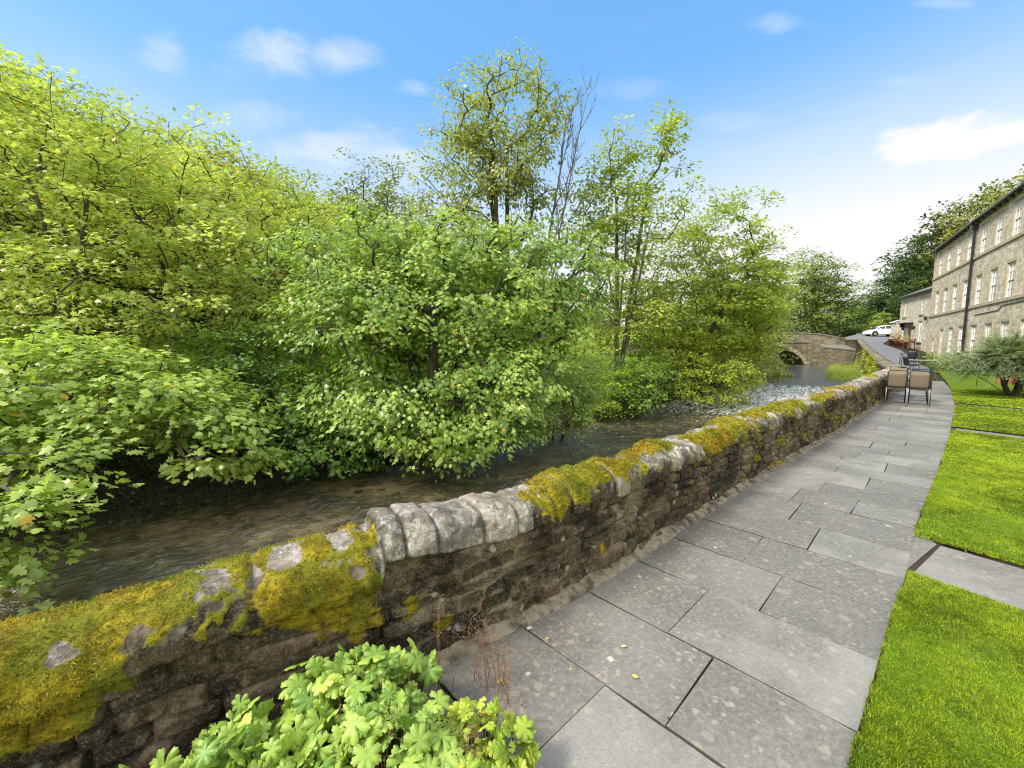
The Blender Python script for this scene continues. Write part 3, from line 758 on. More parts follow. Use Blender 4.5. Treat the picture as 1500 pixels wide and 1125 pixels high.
# bedding under the slabs
mb = MB(); nn_ = np.arange(-3, 30.1, .5)
for a, b in zip(nn_[:-1], nn_[1:]):
    mb.poly([W(a, float(c_wall(a)) - .1) + (-.014,), W(a, float(c_edge(a)) + .05) + (-.014,), W(b, float(c_edge(b)) + .05) + (-.014,), W(b, float(c_wall(b)) - .1) + (-.014,)])
for (p0, p1, q0, q1) in (((2.80, 2.84), (6.05, -2.45), (3.62, 3.42), (7.2, -2.0)), ((8.3, 7.62), (12.4, 1.0), (8.75, 8.0), (12.75, 1.3)), ((12.0, 11.0), (16.4, 3.2), (12.35, 11.3), (16.7, 3.4)), ((14.85, 13.7), (18.5, 6.8), (15.15, 13.95), (18.7, 7.0))):
    mb.poly([p0 + (-.018,), p1 + (-.018,), q1 + (-.018,), q0 + (-.018,)])
o = mb.build('path_bedding', M['soil']); tag(o, kind='structure')
# soil bed by the wall
ns_ = np.linspace(-4, 1.3, 90); tt = np.linspace(0, 1, 30); NN, TT = np.meshgrid(ns_, tt, indexing='ij')
lc = np.array([min(left_c(x), -1.02) if x < .35 else left_c(x) - .0 for x in ns_])[:, None]; wcc = c_wall(NN) - .02
CC = wcc + (lc - wcc) * TT
Z = .0 + .03 * fbm(NN * 5, CC * 5) + .02 * fbm(NN * 18, CC * 18) - .03 * sstep(.85, 1, TT) + .04 * (1 - TT) - .05 * sstep(.8, 1.3, NN)
me = mesh_np('soil_bed', np.stack([NN * AX[0] + CC * BX[0], NN * AX[1] + CC * BX[1], Z], -1).reshape(-1, 3), grid_faces(*NN.shape), True)
if me.polygons[0].normal.z < 0: me.flip_normals()
tag(link('soil_bed', me, M['soil']), kind='structure')

# ------------------------------------------------------------------ lawns
def side_line(p, q, x):  # y of the line at x
    return p[1] + (q[1] - p[1]) * (x - p[0]) / (q[0] - p[0])
BANDS = [((2.87, 2.82), (6.05, -2.45), (3.54, 3.24), (7.2, -2.0)), ((8.38, 7.60), (12.4, 1.0), (8.74, 7.96), (12.75, 1.3)),
         ((12.03, 10.98), (16.4, 3.2), (12.30, 11.23), (16.7, 3.4)), ((14.87, 13.68), (18.5, 6.8), (15.08, 13.88), (18.7, 7.0))]
def lawn_ok(x, y, m=0.0):
    n, c = NC(x, y); ok = (c > c_edge(n) + .012 + m)
    for (p0, p1, q0, q1) in BANDS:
        def sgn(p, q): return (q[0] - p[0]) * (y - p[1]) - (q[1] - p[1]) * (x - p[0])
        inside = (sgn(p0, p1) > -.02 - m) & (sgn(q0, q1) < .02 + m)
        ok &= ~inside
    return ok
gx = spaced([(-3, 22, .12)]); gy = spaced([(-6, 22, .12)])
# lawn as separate strips between the side paths
def strip(n0a, n1a, name, label):
    pass
ns_ = spaced([(-6, 32, .1)]); cs_ = np.concatenate([np.linspace(0, 1, 12, endpoint=False), np.linspace(1, 30, 60)])
NN, CQ = np.meshgrid(ns_, cs_, indexing='ij'); CC = c_edge(NN) + .012 + CQ
XX = NN * AX[0] + CC * BX[0]; YY = NN * AX[1] + CC * BX[1]
ZL = .014 + .008 * fbm(XX * 2, YY * 2) + np.where(NN > 22, road_z(NN, CC), 0)
okv = lawn_ok(XX, YY, -.005); F = grid_faces(*NN.shape); okf = okv.ravel()[F].all(1)
# limit of the lawn: gives way to the flower bed towards the building
F = F[okf]
me = mesh_np('lawn', np.stack([XX, YY, ZL], -1).reshape(-1, 3), F, True)
if me.polygons[0].normal.z < 0: me.flip_normals()
tag(link('lawn', me, M['turf']), 'mown bright green lawn beside the flagstone path', 'lawn', kind='stuff')
def scatter(xy0, xy1, cnt):
    x = R.uniform(xy0[0], xy1[0], cnt); y = R.uniform(xy0[1], xy1[1], cnt)
    m = (x * 603 / np.maximum(y, .05) < 1500) & (y > -.5); x, y = x[m], y[m]
    m = lawn_ok(x, y, -.014 + .009 * fbm(x * 9, y * 9, None, 3)); return x[m], y[m]
bx, by, bl_, bw_ = [], [], [], []
for (a, b, cnt, ln, wd) in (((1.0, -.4), (3.4, 3.0), 520000, .030, .0013), ((3.0, 1.0), (7.0, 5.4), 420000, .032, .0022), ((6, 3), (12.5, 9), 300000, .035, .0045), ((8, 7), (18, 16), 170000, .04, .0085)):
    x, y = scatter(a, b, cnt); bx.append(x); by.append(y); bl_.append(np.full(len(x), ln)); bw_.append(np.full(len(x), wd))
x = np.concatenate(bx); y = np.concatenate(by); L = np.concatenate(bl_) * .88 * R.uniform(.35, 1.35, len(x)); wd = np.concatenate(bw_)
t = np.clip(.5 + -.02 + .30 * fbm(x * 1.3, y * 1.3, None, 3) + .25 * fbm(x * 6, y * 6, None, 3) + .2 * fbm(x * 22, y * 22, None, 2) + R.normal(0, .38, len(x)), 0, 1)[:, None]
col = np.array([.055, .10, .004]) * (1 - t) + np.array([.37, .47, .02]) * t
dead = R.random(len(x)) < .03; col[dead] = (.32, .27, .09)
nr = np.tile(np.array([[0, 0, 1.0]]), (len(x), 1)) + np.stack([fbm(x * 7, y * 7), fbm(x * 7 + 40, y * 7), 0 * x], 1) * .35
V, F, C = blades(np.stack([x, y, np.full(len(x), .008)], 1), nr, L, wd, col, .42, .5)
me = mesh_np('lawn_grass', V, F, False, C)
tag(link('lawn_grass', me, M['grass']), 'short grass blades of the mown lawn', 'grass', kind='stuff')

# ------------------------------------------------------------------ leaves and trees
def tmpl(pts, centre=None, fold=.18, curl=.12):
    p = np.array(pts, float)
    if centre is not None: p = np.concatenate([[centre], p])
    z = -fold * np.abs(p[:, 1]) - curl * (p[:, 0] - .4) ** 2
    n = len(p)
    if centre is not None: F = [(0, i, i + 1 if i + 1 < n else 1) for i in range(1, n)]
    else: F = [(0, i, i + 1) for i in range(1, n - 1)]
    return np.concatenate([p, z[:, None]], 1), np.array(F)
half = [(-.03, .2), (.08, .44), (.27, .25), (.52, .55), (.58, .2), (.78, .24)]
T_MAPLE = tmpl([(0, 0)] + [(a, -b) for a, b in half] + [(1, 0)] + half[::-1], (.33, 0))
half2 = [(.05, .38), (.3, .22), (.5, .48), (.6, .16)]
T_MAPLE2 = tmpl([(0, 0)] + [(a, -b) for a, b in half2] + [(1, 0)] + half2[::-1], (.33, 0))
T_OVAL = tmpl([(0, 0), (.35, -.30), (.7, -.26), (1, 0), (.7, .26), (.35, .30)])
T_RHOMB = tmpl([(0, 0), (.45, -.3), (1, 0), (.45, .3)])
T_NARROW = tmpl([(0, 0), (.4, -.075), (1, 0), (.4, .075)])
def norm(a): return a / (np.linalg.norm(a, axis=-1, keepdims=True) + 1e-9)
def leaves(pos, ax, nr, size, T, col):
    ax = norm(ax); b = norm(np.cross(nr, ax)); n = norm(np.cross(ax, b)); t, F = T
    V = pos[:, None, :] + size[:, None, None] * (t[None, :, 0:1] * ax[:, None] + t[None, :, 1:2] * b[:, None] + t[None, :, 2:3] * n[:, None])
    k_ = len(t); FF = (np.arange(len(pos)) * k_)[:, None, None] + F[None]
    return V.reshape(-1, 3), FF.reshape(-1, 3), np.repeat(col, k_, 0)
def tubes_np(A, B, ra, rb, n=6):
    d = norm(B - A); up = np.where(np.abs(d[:, 2:3]) < .9, np.array([[0, 0, 1.]]), np.array([[1., 0, 0]])); u = norm(np.cross(d, up)); v = np.cross(d, u)
    t = np.arange(n) * 2 * PI / n; ring = np.cos(t)[None, :, None] * u[:, None] + np.sin(t)[None, :, None] * v[:, None]
    V = np.concatenate([A[:, None] + ring * ra[:, None, None], B[:, None] + ring * rb[:, None, None]], 1)
    i = np.arange(n); i2 = (i + 1) % n
    F = np.stack([i, i2, i2 + n, i + n], 1)[None] + (np.arange(len(A)) * 2 * n)[:, None, None]
    return V.reshape(-1, 3), F.reshape(-1, 4)
def make_tree(name, label, cat, base, ells, nspray=300, lps=50, leaf=.12, sr=.5, T=T_MAPLE2, cols=((.05, .10, .012), (.13, .21, .02)), yellow=.01,
              droop=.35, trunk_r=.16, stems=1, bark='bark', seed=1, group=None, mat='leaf', flat=.16, up=.9, shell=.5, twig=.006, stem_spread=.4, crownbase=None, extra=None, trunk_top=.6, hang=0.0, cutz=None):
    r = np.random.default_rng(seed); base = np.array(base, float)
    ells = np.array(ells, float)       # x y z rx ry rz
    wgt = (ells[:, 3] * ells[:, 4] * ells[:, 5]) ** (.72); wgt /= wgt.sum()
    e = ells[r.choice(len(ells), nspray * 2, p=wgt)]
    dr = norm(r.normal(0, 1, (len(e), 3))); rr = 1 - shell * r.random(len(e)) ** 1.6
    rr = rr * (1 + .34 * fbm(dr[:, 0] * 1.7 + e[:, 0], dr[:, 1] * 1.7 + e[:, 1], dr[:, 2] * 1.7, 3))
    pts = e[:, :3] + dr * e[:, 3:6] * rr[:, None]
    outw = norm(dr / e[:, 3:6])
    # knock holes so the outline is uneven
    hole = fbm(pts[:, 0] * .55 + seed, pts[:, 1] * .55, pts[:, 2] * .7, 2)
    keep = hole > -.38
    if cutz is not None: keep &= pts[:, 2] > cutz
    pts, outw = pts[keep][:nspray], outw[keep][:nspray]
    cen = (ells[:, :3] * wgt[:, None]).sum(0); topz = ells[:, 2].max()
    # skeleton
    nodes, par, plen = [], [], []
    for s_ in range(stems):
        ang = 2 * PI * s_ / max(stems, 1) + r.uniform(0, 1); off = np.array([math.cos(ang), math.sin(ang), 0]) * (stem_spread if stems > 1 else 0)
        tgt = np.array([cen[0], cen[1], base[2] + (topz - base[2]) * trunk_top]) + off * 2.2
        st0 = base + off * .25; L = np.linalg.norm(tgt - st0); m = max(4, int(L / .45)); last = -1
        wob = r.normal(0, .05, (m + 1, 3)).cumsum(0) * .5
        for i in range(m + 1):
            t_ = i / m; p = st0 + (tgt - st0) * np.array([t_ ** 1.3, t_ ** 1.3, t_]) + wob[i] * [1, 1, .2]
            nodes.append(p); par.append(last); plen.append(L * t_); last = len(nodes) - 1
    nodes_a = np.zeros((len(nodes) + nspray * 6, 3)); nodes_a[:len(nodes)] = nodes; pl = np.zeros(len(nodes_a)); pl[:len(nodes)] = plen
    nn = len(nodes); order = np.argsort(np.linalg.norm(pts - cen * [1, 1, 0] - base * [0, 0, 1], axis=1)); ends = []
    minz = base[2] + (crownbase if crownbase is not None else .25 * (topz - base[2]))
    for pi in order:
        p = pts[pi]; dlt = nodes_a[:nn] - p; dist = np.sqrt((dlt ** 2).sum(1)); cost = dist + .22 * pl[:nn] + 1.2 * np.clip(dlt[:, 2] + .25 * dist - (.3 + hang), 0, 9) + 5 * (nodes_a[:nn, 2] < minz - .3)
        j = int(np.argmin(cost)); a = nodes_a[j]; L = dist[j]; m = 1 if L < .5 else min(5, int(L / .45) + 1); last = j
        side = r.normal(0, .07, 3) * L
        for q in range(1, m + 1):
            t_ = q / m; pp = a + (p - a) * t_ + side * math.sin(PI * t_) + np.array([0, 0, .10 * L * math.sin(PI * t_)])
            nodes_a[nn] = pp; par.append(last); pl[nn] = pl[j] + L * t_; last = nn; nn += 1
        ends.append(last)
    par = np.array(par); cnt = np.zeros(nn); cnt[ends] = 1
    for i in range(nn - 1, -1, -1):
        if par[i] >= 0: cnt[par[i]] += cnt[i]
    rootc = max(cnt[0], 1); rads = np.maximum(twig, trunk_r * np.power(cnt / rootc, .52))
    idx = np.where(par >= 0)[0]; A = nodes_a[par[idx]]; B = nodes_a[idx]
    ra = np.minimum(rads[par[idx]], rads[idx] * 1.35); ra = np.where(pl[idx] < .9, rads[par[idx]] * 1.15, ra)
    TV, TF = tubes_np(A, B, ra, rads[idx], 7 if trunk_r > .08 else 5)
    org = base.copy()
    root = empty(name, tuple(org), 0, label, cat, group)
    link('trunk', mesh_np('trunk', TV - org, TF, True), M[bark], root)
    # leaves
    m = len(pts); n = m * lps; si = np.repeat(np.arange(m), lps)
    aa = r.uniform(0, 2 * PI, n); q = np.sqrt(r.random(n)); sz = sr * r.uniform(.6, 1.35, m)[si]
    dx = np.stack([np.cos(aa), np.sin(aa), 0 * aa], 1)
    pos = pts[si] + dx * (q * sz)[:, None] + outw[si] * (sz * .25)[:, None]
    pos[:, 2] += r.normal(0, flat, n) * sz - droop * (q ** 2) * sz
    if hang: pos[:, 2] -= hang * sz * r.random(n)
    nr = np.array([0, 0, up]) + outw[si] * .55 + r.normal(0, .38, (n, 3)) + dx * .25
    ax = dx + outw[si] * .4 + r.normal(0, .35, (n, 3)); ax[:, 2] -= droop * .9
    if hang: ax[:, 2] -= hang; nr = nr + outw[si] * hang * .8
    c0, c1 = np.array(cols[0]), np.array(cols[1])
    t_ = np.clip(.55 + r.normal(0, .26, m)[si] + r.normal(0, .24, n), 0, 1.15)[:, None]
    col = c0 * (1 - t_) + c1 * t_
    yl = r.random(n) < yellow; col[yl] = (.42, .28, .02)
    sizes = leaf * r.uniform(.45, 1.35, n)
    LV, LF, LC = leaves(pos, ax, nr, sizes, T, col)
    link('crown', mesh_np('crown', LV - org, LF, False, LC), M[mat], root)
    return root
def E(px, py, Y, rx, rz, ry=None):
    x, y, z = P(px, py, Y); s_ = Y / 600.0
    return (x, y, z, rx * s_, (ry if ry is not None else rx * s_ * .8), rz * s_)
def gb(px, Y): # ground point under pixel column at depth Y
    x = (px - 750) * Y / 600.0; return (x, Y, tz(x, Y) - .08)

LIME = ((.195, .265, .045), (.455, .53, .13)); MID = ((.13, .20, .03), (.30, .40, .07)); DARK = ((.045, .085, .022), (.12, .19, .04)); OLIVE = ((.15, .19, .045), (.36, .40, .11)); YEL = ((.24, .29, .02), (.46, .47, .04))
# big left sycamore and its neighbours
make_tree('sycamore_tree', 'broad lime green sycamore at far left whose forked limbs fan out above the river bank', 'tree', gb(195, 13.5),
          [E(60, 330, 12.5, 200, 190), E(230, 330, 13.5, 150, 150), E(-60, 230, 12.5, 220, 140), E(180, 420, 12, 170, 110), E(0, 470, 11, 170, 110)],
          620, 62, .135, .62, T_MAPLE2, LIME, .012, .25, .24, 1, seed=3, trunk_top=.42)
make_tree('sycamore_tree', 'low spreading lime green sycamore bough reaching down over the water in the left foreground', 'tree', gb(-30, 9.5),
          [E(70, 560, 8.0, 190, 80), E(210, 600, 8.2, 150, 60), E(300, 650, 8.4, 90, 45), E(20, 680, 5.6, 105, 50), E(10, 790, 5.0, 75, 85), E(-60, 650, 6.5, 130, 110)],
          330, 46, .125, .42, T_MAPLE, ((.16, .245, .045), (.39, .50, .12)), .006, .35, .13, 1, seed=5, hang=.2, cutz=-1.75, trunk_top=.7)
make_tree('sycamore_tree', 'lime green young tree between the left sycamore and the dark riverside bush', 'tree', gb(370, 17),
          [E(350, 420, 16, 135, 130), E(430, 380, 17, 90, 110), E(300, 320, 18, 130, 110)], 330, 55, .135, .6, T_MAPLE2, LIME, .01, .25, .15, 2, seed=8)
make_tree('riverside_bush', 'dark green broadleaf bush arching low over the shaded water left of centre', 'bush', gb(430, 12.3),
          [E(420, 590, 11.6, 115, 75), E(370, 520, 12.6, 95, 60), E(470, 640, 10.8, 100, 45), E(330, 600, 12.2, 90, 60)], 330, 52, .115, .42, T_MAPLE2, ((.05, .115, .02), (.17, .29, .05)), .003, .4, .08, 4, seed=9, hang=.2, cutz=-1.7, crownbase=.3)
# central tree over the river
make_tree('wych_elm_tree', 'full green leafy tree in the centre drooping to the water beyond the wall', 'tree', gb(640, 12.8),
          [E(560, 450, 11.8, 125, 115), E(700, 430, 12.2, 125, 110), E(600, 560, 10.8, 120, 100), E(730, 560, 11.5, 110, 95), E(640, 630, 10.3, 85, 34), E(800, 470, 12.6, 75, 100), E(640, 370, 12.5, 120, 55), E(490, 500, 11.8, 85, 100), E(480, 400, 13.2, 90, 75), E(850, 400, 13.6, 50, 75), E(560, 330, 13.5, 60, 35), E(770, 350, 13.5, 60, 35)],
          900, 60, .122, .46, T_MAPLE2, ((.09, .18, .028), (.36, .48, .10)), .006, .5, .17, 3, seed=12, hang=.55, cutz=-1.6, crownbase=1.2, stem_spread=.5)
make_tree('riverside_bush', 'pale green bush touching the water at the right foot of the central tree', 'bush', gb(815, 14.6),
          [E(815, 572, 14.2, 60, 44), E(770, 600, 13.4, 50, 28), E(850, 550, 14.8, 40, 36)], 150, 46, .10, .36, T_MAPLE2, ((.14, .22, .04), (.30, .42, .09)), .01, .4, .04, 4, seed=14, hang=.4, cutz=-1.7, crownbase=.3)
# small tree on skyline
make_tree('alder_tree', 'small loose dark green tree top on the skyline right of the wooded hill', 'tree', gb(545, 24),
          [E(540, 270, 23, 52, 42), E(530, 330, 23, 75, 60), E(590, 320, 23, 55, 45)], 150, 30, .16, .6, T_OVAL, ((.10, .14, .03), (.24, .28, .07)), .01, .3, .12, 1, seed=21, shell=.8)
# tall olive tree
make_tree('tall_ash_tree', 'tallest tree with thin olive green crown rising above the central foliage', 'tree', gb(735, 21),
          [E(735, 140, 20, 75, 48), E(690, 200, 20, 48, 70), E(790, 160, 20, 42, 60), E(730, 250, 20, 105, 75), E(660, 290, 20, 50, 50), E(790, 270, 20.5, 40, 60)], 460, 34, .15, .55, T_OVAL, OLIVE, .012, .45, .12, 3, seed=22, shell=.9, hang=.3, trunk_top=.85, stem_spread=.25)
# bare tree
def bare_tree():
    r = random.Random(4); base = gb(797, 20.5); root = empty('bare_tree', base, 0, 'leafless dead tree with fine upright grey branches beside the tallest tree', 'tree')
    mb = MB(); Hh = P(797, 165, 20.5)[2] - base[2]
    def grow(p, d, L, r0, lv):
        pts = [p]; q = Vector(p); dd = Vector(d).normalized(); m = 6
        for i in range(m):
            dd = (dd + Vector((r.gauss(0, .09), r.gauss(0, .09), .07))).normalized(); q = q + dd * L / m; pts.append(tuple(q))
        mb.tube(pts, [r0 * (1 - .75 * i / m) for i in range(m + 1)], 6, False)
        if lv < 3:
            for i in range(2, m + 1):
                for _ in range(2 if lv else 2):
                    a = r.uniform(0, 2 * PI); s_ = Vector((math.cos(a), math.sin(a), 0)); grow(pts[i], dd * .85 + s_ * .62, L * r.uniform(.22, .4) * (1 - .08 * i), r0 * (.5 - .05 * i) + .004, lv + 1)
    grow((0, 0, 0), (0, 0, 1), Hh, .10, 0); grow((.1, 0, Hh * .35), (.35, 0, 1), Hh * .72, .06, 1)
    mb.build('trunk', M['bark_pale'], root, True)
bare_tree()
# trees with visible stems right of centre
make_tree('birch_tree', 'slender open tree with upright feathery top and pale forked stems right of centre', 'tree', gb(905, 22),
          [E(905, 260, 21, 42, 75), E(960, 250, 21, 42, 70), E(880, 330, 21, 55, 55), E(950, 350, 21, 75, 60), E(1010, 310, 21, 45, 45), E(920, 210, 21, 22, 40), E(975, 200, 21, 20, 35), E(865, 270, 21, 22, 40), E(880, 430, 20.5, 50, 50), E(950, 440, 21, 60, 50), E(890, 490, 20, 45, 30)],
          430, 38, .16, .55, T_OVAL, ((.16, .22, .03), (.38, .46, .08)), .006, .3, .10, 4, 'bark_pale', seed=31, shell=.9, trunk_top=.8, stem_spread=.5, crownbase=4)
make_tree('hazel_tree', 'rounded green tree with layered sprays leaning over the river towards the bridge', 'tree', gb(1010, 25),
          [E(1060, 340, 25, 70, 55), E(1000, 400, 25, 90, 60), E(1090, 410, 25.5, 65, 60), E(1040, 460, 24, 95, 55), E(960, 480, 23.5, 70, 45), E(1090, 480, 25, 60, 45)],
          620, 56, .16, .65, T_MAPLE2, ((.15, .22, .025), (.36, .45, .06)), .004, .3, .18, 2, seed=33, trunk_top=.5)
make_tree('field_maple_tree', 'yellow green tree at the right end of the far bank hiding the bridge arch', 'tree', gb(1100, 29),
          [E(1095, 460, 28.5, 52, 70), E(1115, 430, 29, 36, 45), E(1075, 510, 27, 60, 40), E(1115, 490, 30, 28, 40)], 380, 54, .15, .6, T_MAPLE2, LIME, .02, .3, .13, 2, seed=35, crownbase=1)
make_tree('riverside_bush', 'lime green bush trailing into the river below the rounded layered tree', 'bush', gb(1040, 22.5),
          [E(1035, 545, 21.5, 62, 42), E(1010, 520, 22, 60, 35), E(1075, 555, 21.5, 35, 30)], 190, 42, .11, .45, T_MAPLE2, ((.16, .22, .018), (.36, .43, .045)), .01, .4, .06, 4, seed=36, hang=.3, cutz=-1.7, crownbase=.4)
make_tree('riverside_bush', 'deep green bush below the pale forked stems at the water edge', 'bush', gb(925, 19.8),
          [E(925, 580, 19.2, 42, 28), E(950, 550, 19.5, 50, 32), E(905, 545, 20, 40, 24)], 130, 42, .11, .42, T_MAPLE2, ((.08, .15, .02), (.19, .32, .04)), .003, .4, .05, 4, seed=37, hang=.3, cutz=-1.7, crownbase=.3)
make_tree('riverside_bush', 'small bright green shrub on the bank just left of the deep green bush', 'bush', gb(885, 18.8),
          [E(882, 590, 18.2, 18, 20), E(900, 560, 18.8, 26, 18)], 50, 44, .09, .3, T_OVAL, ((.14, .22, .012), (.30, .42, .03)), .003, .3, .03, 3, seed=38, cutz=-1.7, crownbase=.2)
make_tree('riverside_bush', 'yellowish weedy shrub on the left bank just below the bridge', 'bush', gb(1140, 31),
          [E(1120, 562, 29.5, 34, 20), E(1142, 556, 31, 22, 16), E(1105, 578, 28, 26, 14), E(1128, 535, 32, 20, 20)], 150, 38, .11, .4, T_OVAL, YEL, .08, .3, .04, 4, seed=39, cutz=-1.3, crownbase=.2)

# filler thicket behind the riverside trees (individual trees further back on the far bank)
protos = {}
def proto(key, cols, leaf, h, rr, seed, T=T_RHOMB, sprays=210, lps=30, sr=.95):
    ells = [(0, 0, h * .62, rr, rr, h * .33), (rr * .3, -.2, h * .45, rr * .9, rr * .9, h * .25), (-rr * .3, .3, h * .78, rr * .7, rr * .7, h * .2)]
    o = make_tree('woodland_tree', None, None, (0, 0, 0), ells, sprays, lps, leaf, sr, T, cols, .004, .3, .2, 1, seed=seed, mat='leaf_far', twig=.02)
    protos[key] = [o, False]
proto('a', LIME, .34, 12, 4.2, 51); proto('b', ((.17, .23, .035), (.36, .43, .08)), .34, 13, 4.4, 52); proto('c', ((.16, .18, .04), (.34, .35, .09)), .34, 11.5, 4.0, 53)
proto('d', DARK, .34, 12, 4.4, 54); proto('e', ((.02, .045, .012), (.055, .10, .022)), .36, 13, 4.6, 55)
def place(key, x, y, z, s, label, group, rz=None, sz=None):
    o, used = protos[key]
    if used: o = copy_tree(o)
    else: protos[key][1] = True
    o.location = (x, y, z); o.rotation_euler = (0, 0, random.uniform(0, 6.28) if rz is None else rz); o.scale = (s, s, sz or s)
    tag(o, label, 'tree', group); return o
# hillside wood: rows going up the hill
HL = 'rounded light green woodland tree among many covering the steep hillside at left'
cnt = 0
rr_ = random.Random(9)
cand = []
for yy in np.arange(24, 120, 4.6):
    for xx in np.arange(-150, 18, 5.2):
        x = xx + rr_.uniform(-1.8, 1.8); y = yy + rr_.uniform(-1.6, 1.6)
        hv = -x * .8 + y * .25 - 13
        if hv < -1.5 or x / y < -1.55 or x / y > .1: continue
        cand.append((x, y))
# keep only those that rise into view above nearer ones
cand.sort(key=lambda p: p[1])
prof_a = {}
for (x, y) in cand:
    z = tz(x, y); s_ = rr_.uniform(.72, 1.0) * (1.0 if y < 60 else 1.05)
    top = (z + 11.5 * s_ - CH) / y; key = round(x / y * 14)
    lo = (z + 3 - CH) / y
    if top < prof_a.get(key, -9) - .012: continue
    prof_a[key] = max(prof_a.get(key, -9), top)
    place(rr_.choice('aabbc'), x, y, z - .4, s_, HL, 'trees covering the wooded hillside'); cnt += 1
print('hill trees', cnt)
# thicket on the flat behind the river
TL = 'mid green tree in the thicket seen through gaps behind the riverside trees'
for (px, Y, s_, kx) in ((470, 30, .6, 'b'), (620, 33, .55, 'b'), (700, 30, .45, 'a'), (820, 36, .48, 'b'), (980, 37, .5, 'b'), (1060, 40, .55, 'a'), (1100, 45, .6, 'b'), (1030, 33, .55, 'a'), (950, 33, .45, 'b'), (1075, 35, .5, 'b'), (880, 40, .5, 'b'), (60, 19, .6, 'a'), (-80, 18, .7, 'b'), (250, 22, .62, 'b'), (440, 23, .5, 'd'), (150, 24, .75, 'a')):
    x = (px - 750) * Y / 600; place(kx, x, Y, tz(x, Y) - .3, s_, TL, 'thicket trees behind the riverside trees')
# trees beyond the bridge
make_tree('oak_tree', 'dome shaped open crowned tree standing behind the stone bridge', 'tree', (P(1195, 470, 68)[0], 68, 1.5),
          [E(1195, 400, 68, 40, 32), E(1225, 430, 68, 34, 32), E(1175, 430, 68, 34, 34), E(1200, 460, 68, 48, 24)], 460, 40, .36, 1.1, T_RHOMB, ((.10, .16, .03), (.24, .32, .06)), .004, .3, .4, 1, seed=61, mat='leaf_far', twig=.03, shell=.75)
DL = 'dark green woodland tree in the mass behind the bridge and the white car'
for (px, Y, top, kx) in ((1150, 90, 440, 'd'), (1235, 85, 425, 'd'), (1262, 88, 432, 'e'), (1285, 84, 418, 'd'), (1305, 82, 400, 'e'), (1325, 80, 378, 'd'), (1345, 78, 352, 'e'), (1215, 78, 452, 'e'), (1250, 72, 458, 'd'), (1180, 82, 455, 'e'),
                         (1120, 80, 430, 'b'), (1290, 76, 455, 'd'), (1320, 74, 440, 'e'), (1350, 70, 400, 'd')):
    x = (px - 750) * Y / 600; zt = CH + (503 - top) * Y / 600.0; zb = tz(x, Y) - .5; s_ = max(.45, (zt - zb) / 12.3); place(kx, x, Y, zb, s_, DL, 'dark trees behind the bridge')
BL = 'green tree top showing above the roof of the long stone mill'
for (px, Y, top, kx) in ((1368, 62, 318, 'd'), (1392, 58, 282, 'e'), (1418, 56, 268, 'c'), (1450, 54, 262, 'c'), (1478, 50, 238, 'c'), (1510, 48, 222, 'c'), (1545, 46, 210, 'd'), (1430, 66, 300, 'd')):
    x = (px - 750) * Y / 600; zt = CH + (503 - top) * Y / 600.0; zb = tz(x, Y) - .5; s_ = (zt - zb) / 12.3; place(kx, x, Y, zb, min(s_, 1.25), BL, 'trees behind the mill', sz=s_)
make_tree('roadside_shrub', 'rounded yellow green shrub behind the white parked car', 'shrub', (P(1292, 480, 66)[0], 66, 2.3), [E(1292, 472, 66, 17, 15), E(1283, 480, 66, 14, 10)], 80, 40, .2, .6, T_RHOMB, LIME, .01, .2, .08, 3, seed=63, mat='leaf_far', crownbase=.3)

# undergrowth on the far bank: ivy and low leaves
def undergrowth(name, label, n0, n1, d0, d1, cnt, size, cols, T, hmax, seed, cat='undergrowth', zoff=0.05, side='left'):
    r = np.random.default_rng(seed); n = r.uniform(n0, n1, cnt); q = r.random(cnt)
    if side == 'left': c = c_lb(n) - (d0 + (d1 - d0) * q)
    else: c = c_rb(n) - (d0 + (d1 - d0) * q)
    m = fbm(n * .9, c * .9, None, 2) > -.45; n, c = n[m], c[m]; cnt = len(n)
    z = terr(n, c) + zoff + r.random(cnt) ** 2 * hmax * (.4 + .6 * np.clip(vn(n * .8, c * .8) + .5, 0, 1.2))
    pos = np.stack([n * AX[0] + c * BX[0], n * AX[1] + c * BX[1], z], 1)
    t_ = r.random(cnt)[:, None] * .6 + .4 * np.clip(.5 + fbm(n * 1.5, c * 1.5)[:, None], 0, 1)
    col = np.array(cols[0]) * (1 - t_) + np.array(cols[1]) * t_
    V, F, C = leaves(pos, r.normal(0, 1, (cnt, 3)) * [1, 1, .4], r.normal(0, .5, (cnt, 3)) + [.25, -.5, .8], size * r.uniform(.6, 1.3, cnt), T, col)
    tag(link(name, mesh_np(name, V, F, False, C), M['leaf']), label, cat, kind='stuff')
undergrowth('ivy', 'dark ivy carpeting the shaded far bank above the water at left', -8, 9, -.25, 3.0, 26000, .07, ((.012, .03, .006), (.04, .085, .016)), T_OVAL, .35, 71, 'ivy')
undergrowth('bank_undergrowth', 'low mixed green weeds along the top of the far river bank', 6, 34, -.2, 3.2, 30000, .09, ((.06, .11, .012), (.20, .28, .03)), T_OVAL, .7, 72)
undergrowth('wood_floor_plants', 'mid green brambles and ferns under the trees on the far bank', -10, 30, 3, 14, 22000, .13, ((.05, .10, .012), (.14, .23, .025)), T_OVAL, .9, 73)
undergrowth('spit_plants', 'yellow green waterside plants on the shoal below the bridge wing wall', 34, 53, 0.0, 2.4, 6500, .15, ((.09, .12, .02), (.34, .34, .07)), T_NARROW, .34, 74, side='right')

